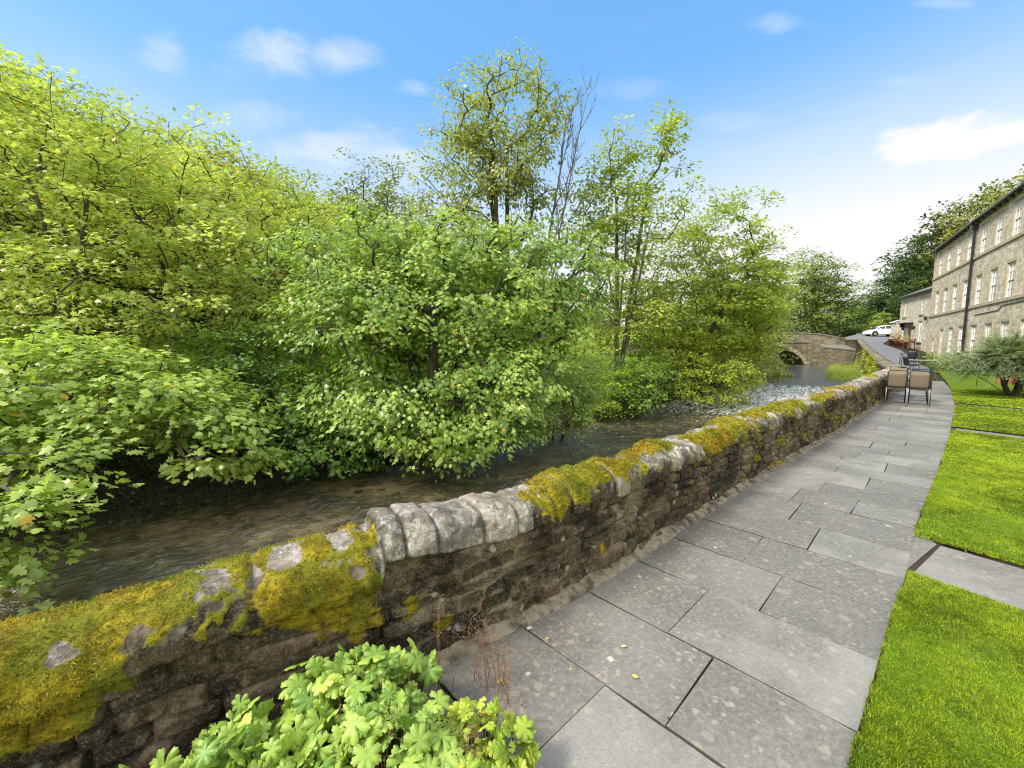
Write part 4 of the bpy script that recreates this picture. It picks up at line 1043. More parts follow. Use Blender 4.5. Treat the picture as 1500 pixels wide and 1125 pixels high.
# ------------------------------------------------------------------ foreground geranium
def ger_template(lob=7):
    V = [(0, 0, 0)]; nA = 64; rings = (.32, .62, .86, 1.0)
    for ri_, rr in enumerate(rings):
        for i in range(nA):
            a = -PI * .93 + 2 * PI * .93 * i / (nA - 1); u = (i / (nA - 1)) * lob
            lobe = abs(math.sin(PI * u)) ** .55; tooth = .10 * abs(math.sin(PI * u * 3)) - .05
            edge = .66 + .34 * lobe + tooth * (1 if lobe > .5 else .3)
            rad_ = rr * (1 if ri_ < 1 else (edge if ri_ == 3 else 1 + (edge - 1) * (rr ** 2)))
            z = .10 * (rr ** 1.5) * math.cos(2 * PI * u) * -.45 + .16 * rr - .30 * rr ** 3
            V.append((rad_ * math.cos(a) , rad_ * math.sin(a), z))
    F = [(0, 1 + i, 2 + i) for i in range(nA - 1)]
    for r_ in range(3):
        for i in range(nA - 1):
            a = 1 + r_ * nA + i; F += [(a, a + nA, a + nA + 1), (a, a + nA + 1, a + 1)]
    return np.array(V), np.array(F)
GT = ger_template()
k = N('geranium_leaf'); s_ = k.attr('Col'); al = k.attr('Col', 'Alpha'); n1 = k.noise(k.coord(), 60, 3)
cc = k.mix(k.mr(al, .0, .55, .35, 0), s_, (.42, .52, .12)); cc = k.mix(k.mr(n1, .4, .7, 0, .25), cc, (.10, .2, .02))
dd_ = k.bsdf(cc, .42, .4, normal=k.bump(n1, .25, .004)); t = k.n('ShaderNodeBsdfTranslucent'); k.put(t.inputs[0], k.mix(1.0, cc, (1.2, 1.15, .4), 'MULTIPLY'))
mx = k.n('ShaderNodeMixShader'); mx.inputs[0].default_value = .22; k.t.links.new(dd_, mx.inputs[1]); k.t.links.new(t.outputs[0], mx.inputs[2]); M['ger'] = k.out(mx.outputs[0])
def geranium(name, label, spots, seed, cols, size, hs, yel):
    r = np.random.default_rng(seed); ps, nrs, cl, szs, stems = [], [], [], [], MB()
    for (cx, cy_, rx, ry, h, cnt) in spots:
        for i in range(cnt):
            a = r.uniform(0, 2 * PI); q = math.sqrt(r.random()); x = cx + rx * q * math.cos(a); y = cy_ + ry * q * math.sin(a)
            n_, c_ = NC(x, y); cwv = float(c_wall(n_))
            if c_ < cwv + .07: c_ = cwv + .07 + .08 * r.random(); x, y = W(n_, c_)
            z = h * (1 - .45 * q ** 2) * r.uniform(.62, 1.05)
            p = np.array([x, y, z]); ps.append(p); out = np.array([math.cos(a) * q, math.sin(a) * q, 0])
            nrs.append(norm(out * .5 + np.array([.05, -.35, 1]) + r.normal(0, .42, 3)))
            t_ = r.random(); c = np.array(cols[0]) * (1 - t_) + np.array(cols[1]) * t_
            if r.random() < yel: c = np.array((.45, .42, .03))
            cl.append(c); szs.append(size * r.uniform(.42, 1.25))
            if r.random() < .8:
                b = np.array([cx + (x - cx) * .35, cy_ + (y - cy_) * .35, .0]); m_ = (b + p) / 2 + out * .06 + [0, 0, .04]
                stems.tube([b, m_, p], [.0022, .0019, .0015], 5, False)
    ps, nrs, cl, szs = map(np.array, (ps, nrs, cl, szs))
    V, F, C = leaves(ps, r.normal(0, 1, (len(ps), 3)), nrs, szs, GT, cl)
    k_ = len(GT[0]); i = np.arange(64); u = (i / 63) * 7; vein = np.abs(np.sin(PI * (u + .5))) ; vein = 1 - vein   # vein mask along lobe centres
    al = np.concatenate([[0.0]] + [np.clip(np.abs(np.cos(PI * u)) * 1.0, 0, 1)] * 4); C4 = np.concatenate([C, np.tile(al, len(ps))[:, None]], 1)
    root = empty(name, (spots[0][0], spots[0][1], 0), 0, label, 'plant'); o3 = np.array([spots[0][0], spots[0][1], 0])
    link('foliage', mesh_np('foliage', V - o3, F, True, C4), M['ger'], root)
    so_ = stems.build('stems', M['stemgreen'], root, True); so_.location = tuple(-o3)
    return root
M['stemgreen'] = simple('green_stem', (.20, .22, .07), .6, .3)
geranium('geranium_plant', 'bright green lobed leaf clump growing against the wall foot in the left foreground', [(-.64, 1.46, .26, .22, .44, 170), (-.42, 1.30, .26, .24, .38, 150), (-.88, 1.22, .24, .18, .36, 120), (-.60, 1.08, .34, .2, .30, 140), (-1.12, 1.08, .2, .12, .34, 60), (-.44, 1.66, .14, .12, .34, 34), (-1.3, .92, .16, .12, .32, 30), (-1.2, 1.18, .16, .12, .30, 34), (-1.0, 1.34, .14, .10, .40, 26), (-.80, 1.48, .12, .08, .42, 16)],
         81, ((.10, .21, .025), (.44, .58, .10)), .046, .4, .03)
geranium('geranium_plant', 'smaller yellow green lobed leaf clump at the path edge beside the dead flower stalks', [(-.12, 1.40, .20, .17, .27, 105), (-.04, 1.22, .16, .16, .20, 70), (-.22, 1.22, .2, .16, .26, 70)],
         82, ((.22, .34, .025), (.50, .56, .07)), .037, .3, .06)
# dead flower stalks
def dry_stalks(name, label, spots, seed):
    r = random.Random(seed); mb = MB(); heads = MB(); b0 = spots[0]
    for (x, y, h, cnt) in spots:
        for i in range(cnt):
            p = Vector((x + r.uniform(-.06, .06), y + r.uniform(-.05, .05), 0)); d = Vector((r.gauss(0, .12), r.gauss(0, .12), 1)).normalized(); L = h * r.uniform(.6, 1.1); pts = [p]
            for j in range(5): d = (d + Vector((r.gauss(0, .07), r.gauss(0, .07), 0))).normalized(); pts.append(pts[-1] + d * L / 5)
            mb.tube(pts, [.0016, .0015, .0013, .0011, .0009, .0007], 5, False)
            for j in (2, 3, 4, 5):
                for _ in range(3):
                    q = pts[j] + Vector((r.gauss(0, .022), r.gauss(0, .022), r.uniform(.0, .03))); mb.tube([pts[j], (pts[j] + q) / 2 + Vector((0, 0, .004)), q], .0006, 4, False)
                    rr = r.uniform(.002, .0048); heads.lathe(tuple(q), [(.0002, -rr), (rr * .8, -rr * .5), (rr, 0), (rr * .7, rr * .6), (.0002, rr)], 6)
    root = empty(name, (0, 0, 0), 0, label, 'plant'); b_ = len(mb.v); mb.v += heads.v; mb.f += [tuple(i + b_ for i in f) for f in heads.f]; mb.build('stalks', M['dry'], root, True)
dry_stalks('dried_flower_stalks', 'tangle of brown dead flower stalks standing at the wall foot where the paving starts', [(-.10, 1.80, .34, 7), (-.02, 1.70, .28, 6), (-.18, 1.84, .30, 5), (-.32, 1.74, .46, 3), (.03, 1.58, .2, 3)], 5)
dry_stalks('dried_flower_stalks', 'few brown seed stalks poking up through the green lobed leaves', [(-.30, 1.38, .36, 5), (-.16, 1.28, .36, 5), (-.5, 1.3, .4, 3), (-.1, 1.15, .3, 4)], 6)
# fallen leaves on the paving
k = N('fallen_leaf'); cinfo = k.attr('Col'); M['fallen'] = k.out(k.bsdf(k.mix(k.mr(k.noise(k.coord(), 40, 3), .4, .7, 0, .4), cinfo, (.25, .16, .05)), .7, .2))
for (px, py, sz, col, lab) in ((935, 996, .035, (.55, .47, .13), 'small pale yellow leaf lying on the large foreground slab'), (917, 948, .032, (.52, .46, .17), 'round cream yellow leaf on the paving nearer the wall than the other yellow leaf'),
                               (728, 1004, .035, (.50, .38, .10), 'ochre yellow leaf fallen among the dead stalks'), (779, 920, .04, (.55, .52, .45), 'curled whitish leaf at the mortar edge by the wall foot'), (804, 938, .02, (.5, .42, .08), 'tiny yellow leaf near the curled whitish leaf'),
                               (1270, 909, .016, (.03, .03, .03), 'tiny dark leaf scrap on the slab near the lawn edge'), (1172, 767, .03, (.03, .03, .03), 'tiny black leaf scrap in the middle of the paving')):
    x, y = G(px, py); V, F, C = leaves(np.array([[0, 0, 0.]]), np.array([[random.uniform(-1, 1), random.uniform(-1, 1), .02]]), np.array([[.05, .05, 1]]), np.array([sz]), T_OVAL, np.array([col])); V[:, 2] *= .4
    V[:, 2] += .008
    tag(link('fallen_leaf', mesh_np('fallen_leaf', V, F, True, C), M['fallen'], None, (x, y, .004)), lab, 'leaf')
x, y = P(597, 1086, 1.28)[:2]
V, F, C = leaves(np.array([[0, 0, 0.]]), np.array([[.3, 1, .2]]), np.array([[.1, -.6, 1]]), np.array([.05]), T_MAPLE, np.array([(.35, .10, .02)]))
tag(link('fallen_leaf', mesh_np('fallen_leaf', V, F, True, C), M['fallen'], None, (x, y, P(597, 1086, 1.28)[2])), 'curled orange brown leaf caught on the green lobed plant', 'leaf')

# ------------------------------------------------------------------ mill building
def facade(mb, L, z0, z1, holes, depth=.16, y=0.0):
    """front face in the xz plane at y, normal -y; reveals go back (+y)"""
    xs = sorted(set([0, L] + [h[0] for h in holes] + [h[1] for h in holes])); zs = sorted(set([z0, z1] + [h[2] for h in holes] + [h[3] for h in holes]))
    for i in range(len(xs) - 1):
        for j in range(len(zs) - 1):
            cx, cz = (xs[i] + xs[i + 1]) / 2, (zs[j] + zs[j + 1]) / 2
            if any(h[0] < cx < h[1] and h[2] < cz < h[3] for h in holes): continue
            mb.poly([(xs[i], y, zs[j]), (xs[i + 1], y, zs[j]), (xs[i + 1], y, zs[j + 1]), (xs[i], y, zs[j + 1])])
    for (a, b, c, d) in holes:
        mb.poly([(a, y, c), (a, y, d), (a, y + depth, d), (a, y + depth, c)]); mb.poly([(b, y, c), (b, y + depth, c), (b, y + depth, d), (b, y, d)])
        mb.poly([(a, y, c), (a, y + depth, c), (b, y + depth, c), (b, y, c)]); mb.poly([(a, y, d), (b, y, d), (b, y + depth, d), (a, y + depth, d)])
def sash(parent, a, b, c, d, depth=.075, cols=2, rows=4, blind=.0, surround=.14, sill=True):
    """window part: white sash frame > pane, stone surround, sill"""
    f = MB(); y = depth; t = .055
    f.box(((a + b) / 2, y, c + t / 2), (b - a, .05, t)); f.box(((a + b) / 2, y, d - t / 2), (b - a, .05, t))
    f.box((a + t / 2, y, (c + d) / 2), (t, .05, d - c - 2 * t)); f.box((b - t / 2, y, (c + d) / 2), (t, .05, d - c - 2 * t))
    f.box(((a + b) / 2, y - .008, (c + d) / 2), (b - a - 2 * t, .05, .05))
    for i in range(1, cols + 1): f.box((a + (b - a) * i / (cols + 1), y + .004, (c + d) / 2), (.028, .03, d - c - 2 * t))
    for j in range(1, rows):
        if j * 2 == rows: continue
        f.box(((a + b) / 2, y + .006, c + (d - c) * j / rows), (b - a - 2 * t, .026, .028))
    w_ = f.build('window', M['white'], parent)
    g = MB(); g.poly([(a + .01, y + .02, c + .01), (b - .01, y + .02, c + .01), (b - .01, y + .02, d - .01), (a + .01, y + .02, d - .01)]); g.build('pane', M['glass'], w_)
    if blind > 0:
        g = MB(); g.poly([(a + .04, y + .017, d - (d - c) * blind), (b - .04, y + .017, d - (d - c) * blind), (b - .04, y + .017, d - .02), (a + .04, y + .017, d - .02)]); g.build('blind', M['blind'], w_)
    s_ = MB(); p = .03
    s_.box(((a + b) / 2, -p / 2 + .003, d + surround / 2 + .02), (b - a + 2 * surround, p + .006, surround + .04))
    for x in (a - surround / 2, b + surround / 2): s_.box((x, -p / 2 + .006, (c + d) / 2), (surround, p + .004, d - c))
    if sill: s_.box(((a + b) / 2, -.05, c - .07), (b - a + 2 * surround + .06, .14, .14))
    s_.build('surround', M['dressed'], w_)
    return w_
ml_dir = math.atan2(-.809, -.588)      # local +x runs from far corner towards the camera side
mill = empty('stone_mill', (37, 36.7, 0), ml_dir, 'long three storey stone mill with rows of white sash windows at right', 'building')
# local x: along facade from far corner to near; local -y must face the river
# the river side normal is (-.809,.588); rotate check: local -y -> (sin, -cos)(ml_dir) = (-.809, .588)
ML = 32; Z0, Z1 = -.3, 9.62
wx = [2.2, 4.8, 7.4, 10.0, 12.75, 15.4, 18.0, 20.6, 23.2, 25.8, 28.4]
holes = []
wins = []
for i, x in enumerate(wx):
    hw = .58
    for (c, d) in ((7.28, 9.12), (4.1, 5.95)): wins.append((x - hw, x + hw, c, d))
    if i == 0: wins.append((x - .3, x + .3, .9, 2.0))
    elif i == 1: pass
    elif i == 3: wins.append((x - hw, x + hw, 1.0, 2.82))
    else: wins.append((x - hw, x + hw, .95, 2.82))
door_h = (4.8 - .5, 4.8 + .5, .45, 2.75)
mb = MB(); facade(mb, ML, Z0, Z1, wins + [door_h])
mb.poly([(0, 0, Z0), (0, 0, Z1), (0, 10, Z1), (0, 10, Z0)]); mb.poly([(0, 0, Z1), (0, 5, Z1 + 2.6), (0, 10, Z1)])
mb.poly([(ML, 0, Z0), (ML, 10, Z0), (ML, 10, Z1), (ML, 0, Z1)]); mb.poly([(ML, 0, Z1), (ML, 10, Z1), (ML, 5, Z1 + 2.6)])
mb.poly([(0, 10, Z0), (0, 10, Z1), (ML, 10, Z1), (ML, 10, Z0)])
mb.build('wall', M['gritstone'], mill)
for i, (a, b, c, d) in enumerate(wins): sash(mill, a, b, c, d, blind=random.choice([0, .3, .5, .6, 1.0, 1.0]), sill=c < 3)
mb = MB()
for z in (7.19, 4.01): mb.box((ML / 2, -.03, z), (ML + .1, .10, .17))
mb.build('string_course', M['dressed'], mill)
mb = MB()
for j in range(int((Z1 - Z0) / .34)):
    l = .42 if j % 2 else .26; mb.box((l / 2 - .02, -.004, Z0 + .17 + j * .34), (l, .05, .325))
mb.build('quoins', M['dressed'], mill)
mb = MB(); mb.poly([(-.25, -.30, Z1 + .02), (ML + .2, -.30, Z1 + .02), (ML + .2, 5, Z1 + 2.85), (-.25, 5, Z1 + 2.85)]); mb.poly([(-.25, 10.4, Z1 + .02), (-.25, 5, Z1 + 2.85), (ML + .2, 5, Z1 + 2.85), (ML + .2, 10.4, Z1 + .02)])
mb.poly([(-.25, -.30, Z1 - .04), (-.25, 5, Z1 + 2.79), (ML + .2, 5, Z1 + 2.79), (ML + .2, -.30, Z1 - .04)]); mb.poly([(-.25, -.30, Z1 - .04), (ML + .2, -.30, Z1 - .04), (ML + .2, -.30, Z1 + .02), (-.25, -.30, Z1 + .02)])
roof = mb.build('roof', M['slate'], mill)
mb = MB(); mb.box((ML / 2, -.30, Z1 - .08), (ML + .4, .12, .10)); mb.build('gutter', M['black'], mill)
for i in range(34): 
    mb = MB(); mb.box((.45 + i * .93, -.12, Z1 - .15), (.12, .24, .15)); mb.build('gutter_bracket', M['coping_grey'], mill)
mb = MB(); mb.tube([(11.35, -.28, Z1 - .15), (11.35, -.14, Z1 - .5), (11.35, -.12, Z0 + .3)], .07, 10)
for z in (2.2, 4.6, 7.0, 9.0): mb.box((11.35, -.1, z), (.26, .1, .07))
mb.box((11.35, -.2, Z1 - .42), (.34, .28, .26)); mb.build('downpipe', M['black'], mill)
mb = MB(); mb.tube([(12.6, -.025, 3.45), (16.8, -.03, 3.50), (17.3, -.03, 3.72), (22, -.03, 3.76), (32, -.03, 3.75)], .022, 6); mb.build('cable', M['black'], mill)
dd = MB(); dd.box((4.8, .12, 1.6), (1.0, .06, 2.3)); d_ = dd.build('door', M['white'], mill)
sd_ = MB(); sd_.box((4.8, -.012, 2.86), (1.3, .03, .2)); sd_.box((4.22, -.012, 1.6), (.14, .03, 2.3)); sd_.box((5.38, -.012, 1.6), (.14, .03, 2.3)); sd_.build('door_surround', M['dressed'], mill)
# small wall lantern
# ------------------------------------------------------------------ cottage beyond the mill
# far end (41.7,44.6), near end (37.3,37.0)
cdx, cdy = 37.45 - 41.75, 36.95 - 44.6; CL = math.hypot(cdx, cdy); cdir = math.atan2(cdy, cdx)
cz = 1.25
cot = empty('stone_cottage', (41.75, 44.6, cz), cdir, 'two storey stone cottage joined to the far end of the mill, with pale wooden door', 'building')
EH = 5.25
cw = [(1.2, 2.0, 3.2, 4.65), (5.9, 6.7, 3.2, 4.65), (1.1, 1.9, .75, 2.4), (5.8, 6.75, .6, 2.5)]
cd = (3.0, 3.95, -.1, 2.1)
mb = MB(); facade(mb, CL - .1, -1.2, EH, cw + [cd]); mb.poly([(0, 0, -1.2), (0, 0, EH), (0, 7, EH), (0, 7, -1.2)]); mb.poly([(0, 0, EH), (0, 3.5, EH + 1.5), (0, 7, EH)])
mb.poly([(0, 7, -1.2), (0, 7, EH), (CL, 7, EH), (CL, 7, -1.2)])
mb.build('wall', M['cottage_stone'], cot)
for q in cw: sash(cot, *q, cols=1, rows=2, blind=.25, surround=.12)
mb = MB(); mb.poly([(-.3, -.3, EH), (CL, -.3, EH), (CL, 3.5, EH + 1.62), (-.3, 3.5, EH + 1.62)]); mb.poly([(-.3, 7.3, EH), (-.3, 3.5, EH + 1.62), (CL, 3.5, EH + 1.62), (CL, 7.3, EH)])
mb.poly([(-.3, -.3, EH - .1), (CL, -.3, EH - .1), (CL, -.3, EH), (-.3, -.3, EH)]); mb.poly([(-.3, -.3, EH - .1), (-.3, -.3, EH), (-.3, 3.5, EH + 1.62), (-.3, 3.5, EH + 1.5)]); mb.build('roof', M['slate'], cot)
mb = MB(); mb.box((CL / 2, -.34, EH - .09), (CL, .1, .1)); mb.build('gutter', M['lamp'], cot)
mb = MB(); mb.box((3.475, .1, 1.0), (.95, .06, 2.2)); dr_ = mb.build('door', M['oak'], cot)
mb = MB(); mb.box((3.475, .06, 1.65), (.5, .02, .5)); mb.build('door_light', M['glass'], dr_)
mb = MB(); mb.box((3.475, -.35, 2.42), (1.7, .75, .1)); mb.box((2.75, -.3, 2.2), (.08, .6, .35)); mb.box((4.2, -.3, 2.2), (.08, .6, .35)); mb.build('door_canopy', M['lamp'], cot)
for x in (2.2, 5.1, 8.0):
    l_ = MB(); l_.tube([(x, 0, 2.0 if x < 6 else 2.75), (x, -.18, 2.1 if x < 6 else 2.85)], .02, 6); lo_ = l_.build('lantern_bracket', M['lamp'], cot)
    z = 1.9 if x < 6 else 2.65; l2 = MB(); l2.lathe((x, -.2, z), [(.01, -.2), (.09, -.14), (.13, .08), (.15, .1), (.02, .22)], 8); l2.build('lantern', M['lamp'], lo_)
# porch annexe at its left end
mb = MB(); mb.box((-.95, 1.0, 1.0), (1.9, 2.4, 3.4)); mb.build('annexe', M['cottage_stone'], cot)
mb = MB(); mb.poly([(-2.1, -.35, 2.72), (0, -.35, 2.72), (0, 2.3, 3.7), (-2.1, 2.3, 3.7)]); mb.poly([(-2.1, -.35, 2.66), (0, -.35, 2.66), (0, -.35, 2.72), (-2.1, -.35, 2.72)]); mb.build('annexe_roof', M['white'], cot)
sash(cot, -1.35, -.6, .9, 2.1, depth=-.22, cols=1, rows=2, surround=.0001, sill=False)

# pots, bench, planter by the cottage
def on_cot(x, y):
    c_, s_ = math.cos(cdir), math.sin(cdir); return (41.75 + x * c_ - y * s_, 44.6 + x * s_ + y * c_)
def pot(x, y, s_, label, flower):
    X, Y = on_cot(x, y); zz = tz(X, Y) + .07; root = empty('flower_pot', (X, Y, zz), 0, label, 'flower pot', 'pots by the cottage door')
    mb = MB(); mb.lathe((0, 0, 0), [(.01, 0), (.16 * s_, 0), (.22 * s_, .32 * s_), (.25 * s_, .32 * s_), (.25 * s_, .38 * s_), (.2 * s_, .38 * s_), (.01, .34 * s_)], 14); mb.build('pot', M['terracotta'], root, True)
    r = np.random.default_rng(int(x * 10)); n = 160; p = r.normal(0, .15 * s_, (n, 3)) * [1, 1, .9] + [0, 0, .55 * s_]
    col = np.where(r.random((n, 1)) < .35, np.array([flower]), np.array([[.08, .16, .02]])); V, F, C = leaves(p, r.normal(0, 1, (n, 3)), r.normal(0, 1, (n, 3)) + [0, 0, .6], np.full(n, .1), T_OVAL, col)
    link('plant', mesh_np('plant', V, F, False, C), M['leaf'], root)
pot(2.5, -.6, 1.5, 'orange flowering pot left of the cottage door', (.6, .12, .03)); pot(1.4, -.7, 1.7, 'large red flowering pot furthest left by the cottage wall', (.55, .06, .03)); pot(4.5, -.6, 1.5, 'terracotta pot just right of the cottage door', (.5, .3, .1))
X, Y = on_cot(6.4, -.75); bz = tz(X, Y) + .07
bench = empty('garden_bench', (X, Y, bz), cdir, 'red brown slatted timber bench against the cottage wall', 'bench')
mb = MB()
for i in range(4): mb.box((0, -.2 + i * .12, .44), (1.7, .09, .03))
mb.build('seat', M['redwood'], bench); mb = MB()
for i in range(3): mb.box((0, .24, .58 + i * .14), (1.7, .03, .1))
mb.build('backrest', M['redwood'], bench)
for (x, y, h) in ((-.78, -.2, .62), (.78, -.2, .62), (-.78, .22, .95), (.78, .22, .95)): mb = MB(); mb.box((x, y, h / 2), (.07, .07, h)); mb.build('leg', M['redwood'], bench)
for x in (-.78, .78): mb = MB(); mb.box((x, 0, .64), (.07, .5, .04)); mb.build('armrest', M['redwood'], bench)

# ------------------------------------------------------------------ road up to the bridge
def strip_mesh(name, ctr, hw, zoff, mat, dn=1.0):
    pts = np.array(ctr, float); s_ = np.concatenate([[0], np.cumsum(np.hypot(*np.diff(pts, axis=0).T))]); q = np.arange(0, s_[-1], dn)
    x = np.interp(q, s_, pts[:, 0]); y = np.interp(q, s_, pts[:, 1]); hwv = np.interp(q, s_, hw); g = np.stack([np.gradient(x), np.gradient(y)], 1); g /= np.linalg.norm(g, axis=1)[:, None]
    rows = []
    for t_ in np.linspace(-1, 1, 9):
        px_ = x + g[:, 1] * hwv * t_; py_ = y - g[:, 0] * hwv * t_; n_, c_ = NC(px_, py_); rows.append(np.stack([px_, py_, np.maximum(road_z(n_, c_), terr(n_, np.maximum(c_, c_rb(n_) + .01))) + zoff], 1))
    V = np.array(rows); me = mesh_np(name, V.reshape(-1, 3), grid_faces(*V.shape[:2]), True)
    if me.polygons[0].normal.z < 0: me.flip_normals()
    return tag(link(name, me, mat), kind='structure')
ns = np.arange(21.5, 110, 1.0); tt = np.linspace(0, 1, 12); NN, TT = np.meshgrid(ns, tt, indexing='ij')
le = np.where(NN < 54.5, np.interp(NN, gn, gc) + .15, np.interp(NN, [54.5, 58, 64, 80, 110], [-5.6, -8.5, -9, -9, -12])); ri_ = np.interp(NN, [21.5, 26, 33, 43, 52, 60, 68, 80, 110], [-.6, -.5, -.3, -1.4, -2.5, -4.4, -4.5, 3, 8])
CC = le + (ri_ - le) * TT
me = mesh_np('road', np.stack([NN * AX[0] + CC * BX[0], NN * AX[1] + CC * BX[1], road_z(NN, CC) + .012], -1).reshape(-1, 3), grid_faces(*NN.shape), True)
if me.polygons[0].normal.z < 0: me.flip_normals()
tag(link('road', me, M['asphalt']), kind='structure')
# bridge deck joins the road
# ------------------------------------------------------------------ bridge
br = empty('stone_bridge', (35.3, 43.6, 0), 0, 'old humpbacked stone arch bridge over the river with a low parapet', 'bridge')
bd = Vector((-1.0, .10, 0)).normalized(); bn = Vector((bd.y, -bd.x, 0))   # bd runs to the left bank, bn points to the camera?
if bn.y > 0: bn = -bn
def bp(u, v, z): p = bd * u + bn * v; return (p.x, p.y, z)
LB = 22.0
def deck(u): return float(np.mean([np.interp(u + q, [-1, 0, 1.5, 3, 5, 8, 14, 22], [1.0, 1.12, 1.48, 1.72, 1.80, 1.62, 1.0, .4]) for q in (-1, -.5, 0, .5, 1)]))
ac, ar, az0 = 8.3, 4.5, -1.25     # arch centre, half span, springing
def arch(u):
    t_ = (u - ac) / ar
    return az0 + 2.75 * math.sqrt(max(0, 1 - t_ * t_)) if abs(t_) < 1 else None
mb = MB(); us = np.linspace(-.6, LB, 120)
for side, v in ((1, 0.0), (-1, -4.2)):
    for a, b in zip(us[:-1], us[1:]):
        za, zb = arch(a), arch(b); za = -2.5 if za is None else za; zb = -2.5 if zb is None else zb
        ta, tb = deck(a) + .06, deck(b) + .06
        q = [bp(a, v, za), bp(b, v, zb), bp(b, v, tb), bp(a, v, ta)]; mb.poly(q if side == -1 else q[::-1])
for a, b in zip(us[:-1], us[1:]):      # barrel and deck
    if arch(a) is not None and arch(b) is not None: mb.poly([bp(a, 0, arch(a)), bp(a, -4.2, arch(a)), bp(b, -4.2, arch(b)), bp(b, 0, arch(b))])
mb.build('arch_wall', M['bridge_stone'], br)
mb = MB()
for a, b in zip(us[:-1], us[1:]): mb.poly([bp(a, -.3, deck(a) + .03), bp(b, -.3, deck(b) + .03), bp(b, -3.9, deck(b) + .03), bp(a, -3.9, deck(a) + .03)])
mb.build('deck', M['asphalt'], br)
mb = MB()   # ring of voussoirs, 40 mm proud
for i in range(26):
    a0 = PI * i / 26 + .01; a1 = PI * (i + 1) / 26 - .01
    def rp(a, k): return (ac - (ar + k) * math.cos(a), az0 + (2.75 + k) * math.sin(a))
    p = [rp(a0, 0), rp(a1, 0), rp(a1, .38), rp(a0, .38)]
    mb.poly([bp(u, .04, z) for u, z in p]); mb.poly([bp(p[0][0], .04, p[0][1]), bp(p[0][0], -.1, p[0][1]), bp(p[1][0], -.1, p[1][1]), bp(p[1][0], .04, p[1][1])]); mb.poly([bp(p[2][0], .04, p[2][1]), bp(p[3][0], .04, p[3][1]), bp(p[3][0], -.1, p[3][1]), bp(p[2][0], -.1, p[2][1])])
mb.build('arch_ring', M['dressed'], br)
for v in (0.03, -4.2 + .27):
    mb = MB(); u2 = np.linspace(-.6, LB, 60)
    for a, b in zip(u2[:-1], u2[1:]):
        for (z0_, z1_, o_) in ((.06, .92, 0), (.92, 1.05, .05)):
            A = [bp(a, v + o_, deck(a) + z0_), bp(b, v + o_, deck(b) + z0_), bp(b, v + o_, deck(b) + z1_), bp(a, v + o_, deck(a) + z1_)]
            B = [bp(a, v - .3 - o_, deck(a) + z0_), bp(b, v - .3 - o_, deck(b) + z0_), bp(b, v - .3 - o_, deck(b) + z1_), bp(a, v - .3 - o_, deck(a) + z1_)]
            mb.poly(A[::-1]); mb.poly(B); mb.poly([A[3], A[2], B[2], B[3]]); mb.poly([A[0], B[0], B[1], A[1]])
    mb.build('parapet', M['bridge_stone'], br)
mb = MB(); mb.box(bp(3.2, .10, .0), (.9, .5, 3.4), math.atan2(bd.y, bd.x)); mb.build('pilaster', M['bridge_stone'], br, bevel=.04)
# string course under the parapet
mb = MB()
for a, b in zip(us[:-1:3], us[3::3]):
    A = [bp(a, .07, deck(a) - .04), bp(b, .07, deck(b) - .04), bp(b, .07, deck(b) + .10), bp(a, .07, deck(a) + .10)]; mb.poly(A[::-1]); mb.poly([A[3], A[2], bp(b, -.02, deck(b) + .10), bp(a, -.02, deck(a) + .10)]); mb.poly([A[0], A[1], bp(b, -.02, deck(b) - .04), bp(a, -.02, deck(a) - .04)])
mb.build('string_course', M['coping_grey'], br)
# buttress wall in front of the abutment, with a sloping stone top
bw = empty('abutment_wall', (0, 0, 0), 0, 'dark recessed retaining wall with sloping flagged top under the bridge parapet', 'wall')
bb = Vector((35.3, 43.6, 0)); mb = MB(); c0 = bb + bd * 2.75; c1 = bb + bd * (-.2)
def q3(p, v, z): r_ = p + bn * v; return (r_.x, r_.y, z)
f0, f1 = .55, 1.5
mb.poly([q3(c0, f0, -1.2), q3(c0, f0, 1.30), q3(c1, f1, .95), q3(c1, f1, -1.2)]); mb.poly([q3(c0, f0, -1.2), q3(c0, .0, -1.2), q3(c0, .0, 1.5), q3(c0, f0, 1.30)])
mb.build('wall', M['wing_stone'], bw)
mb = MB(); mb.poly([q3(c0, f0 + .06, 1.33), q3(c0, -.02, 1.62), q3(c1, -.02, 1.5), q3(c1, f1 + .06, .98)]); mb.poly([q3(c0, f0 + .06, 1.22), q3(c0, f0 + .06, 1.33), q3(c1, f1 + .06, .98), q3(c1, f1 + .06, .87)]); mb.build('sloping_top', M['coping_grey'], bw)
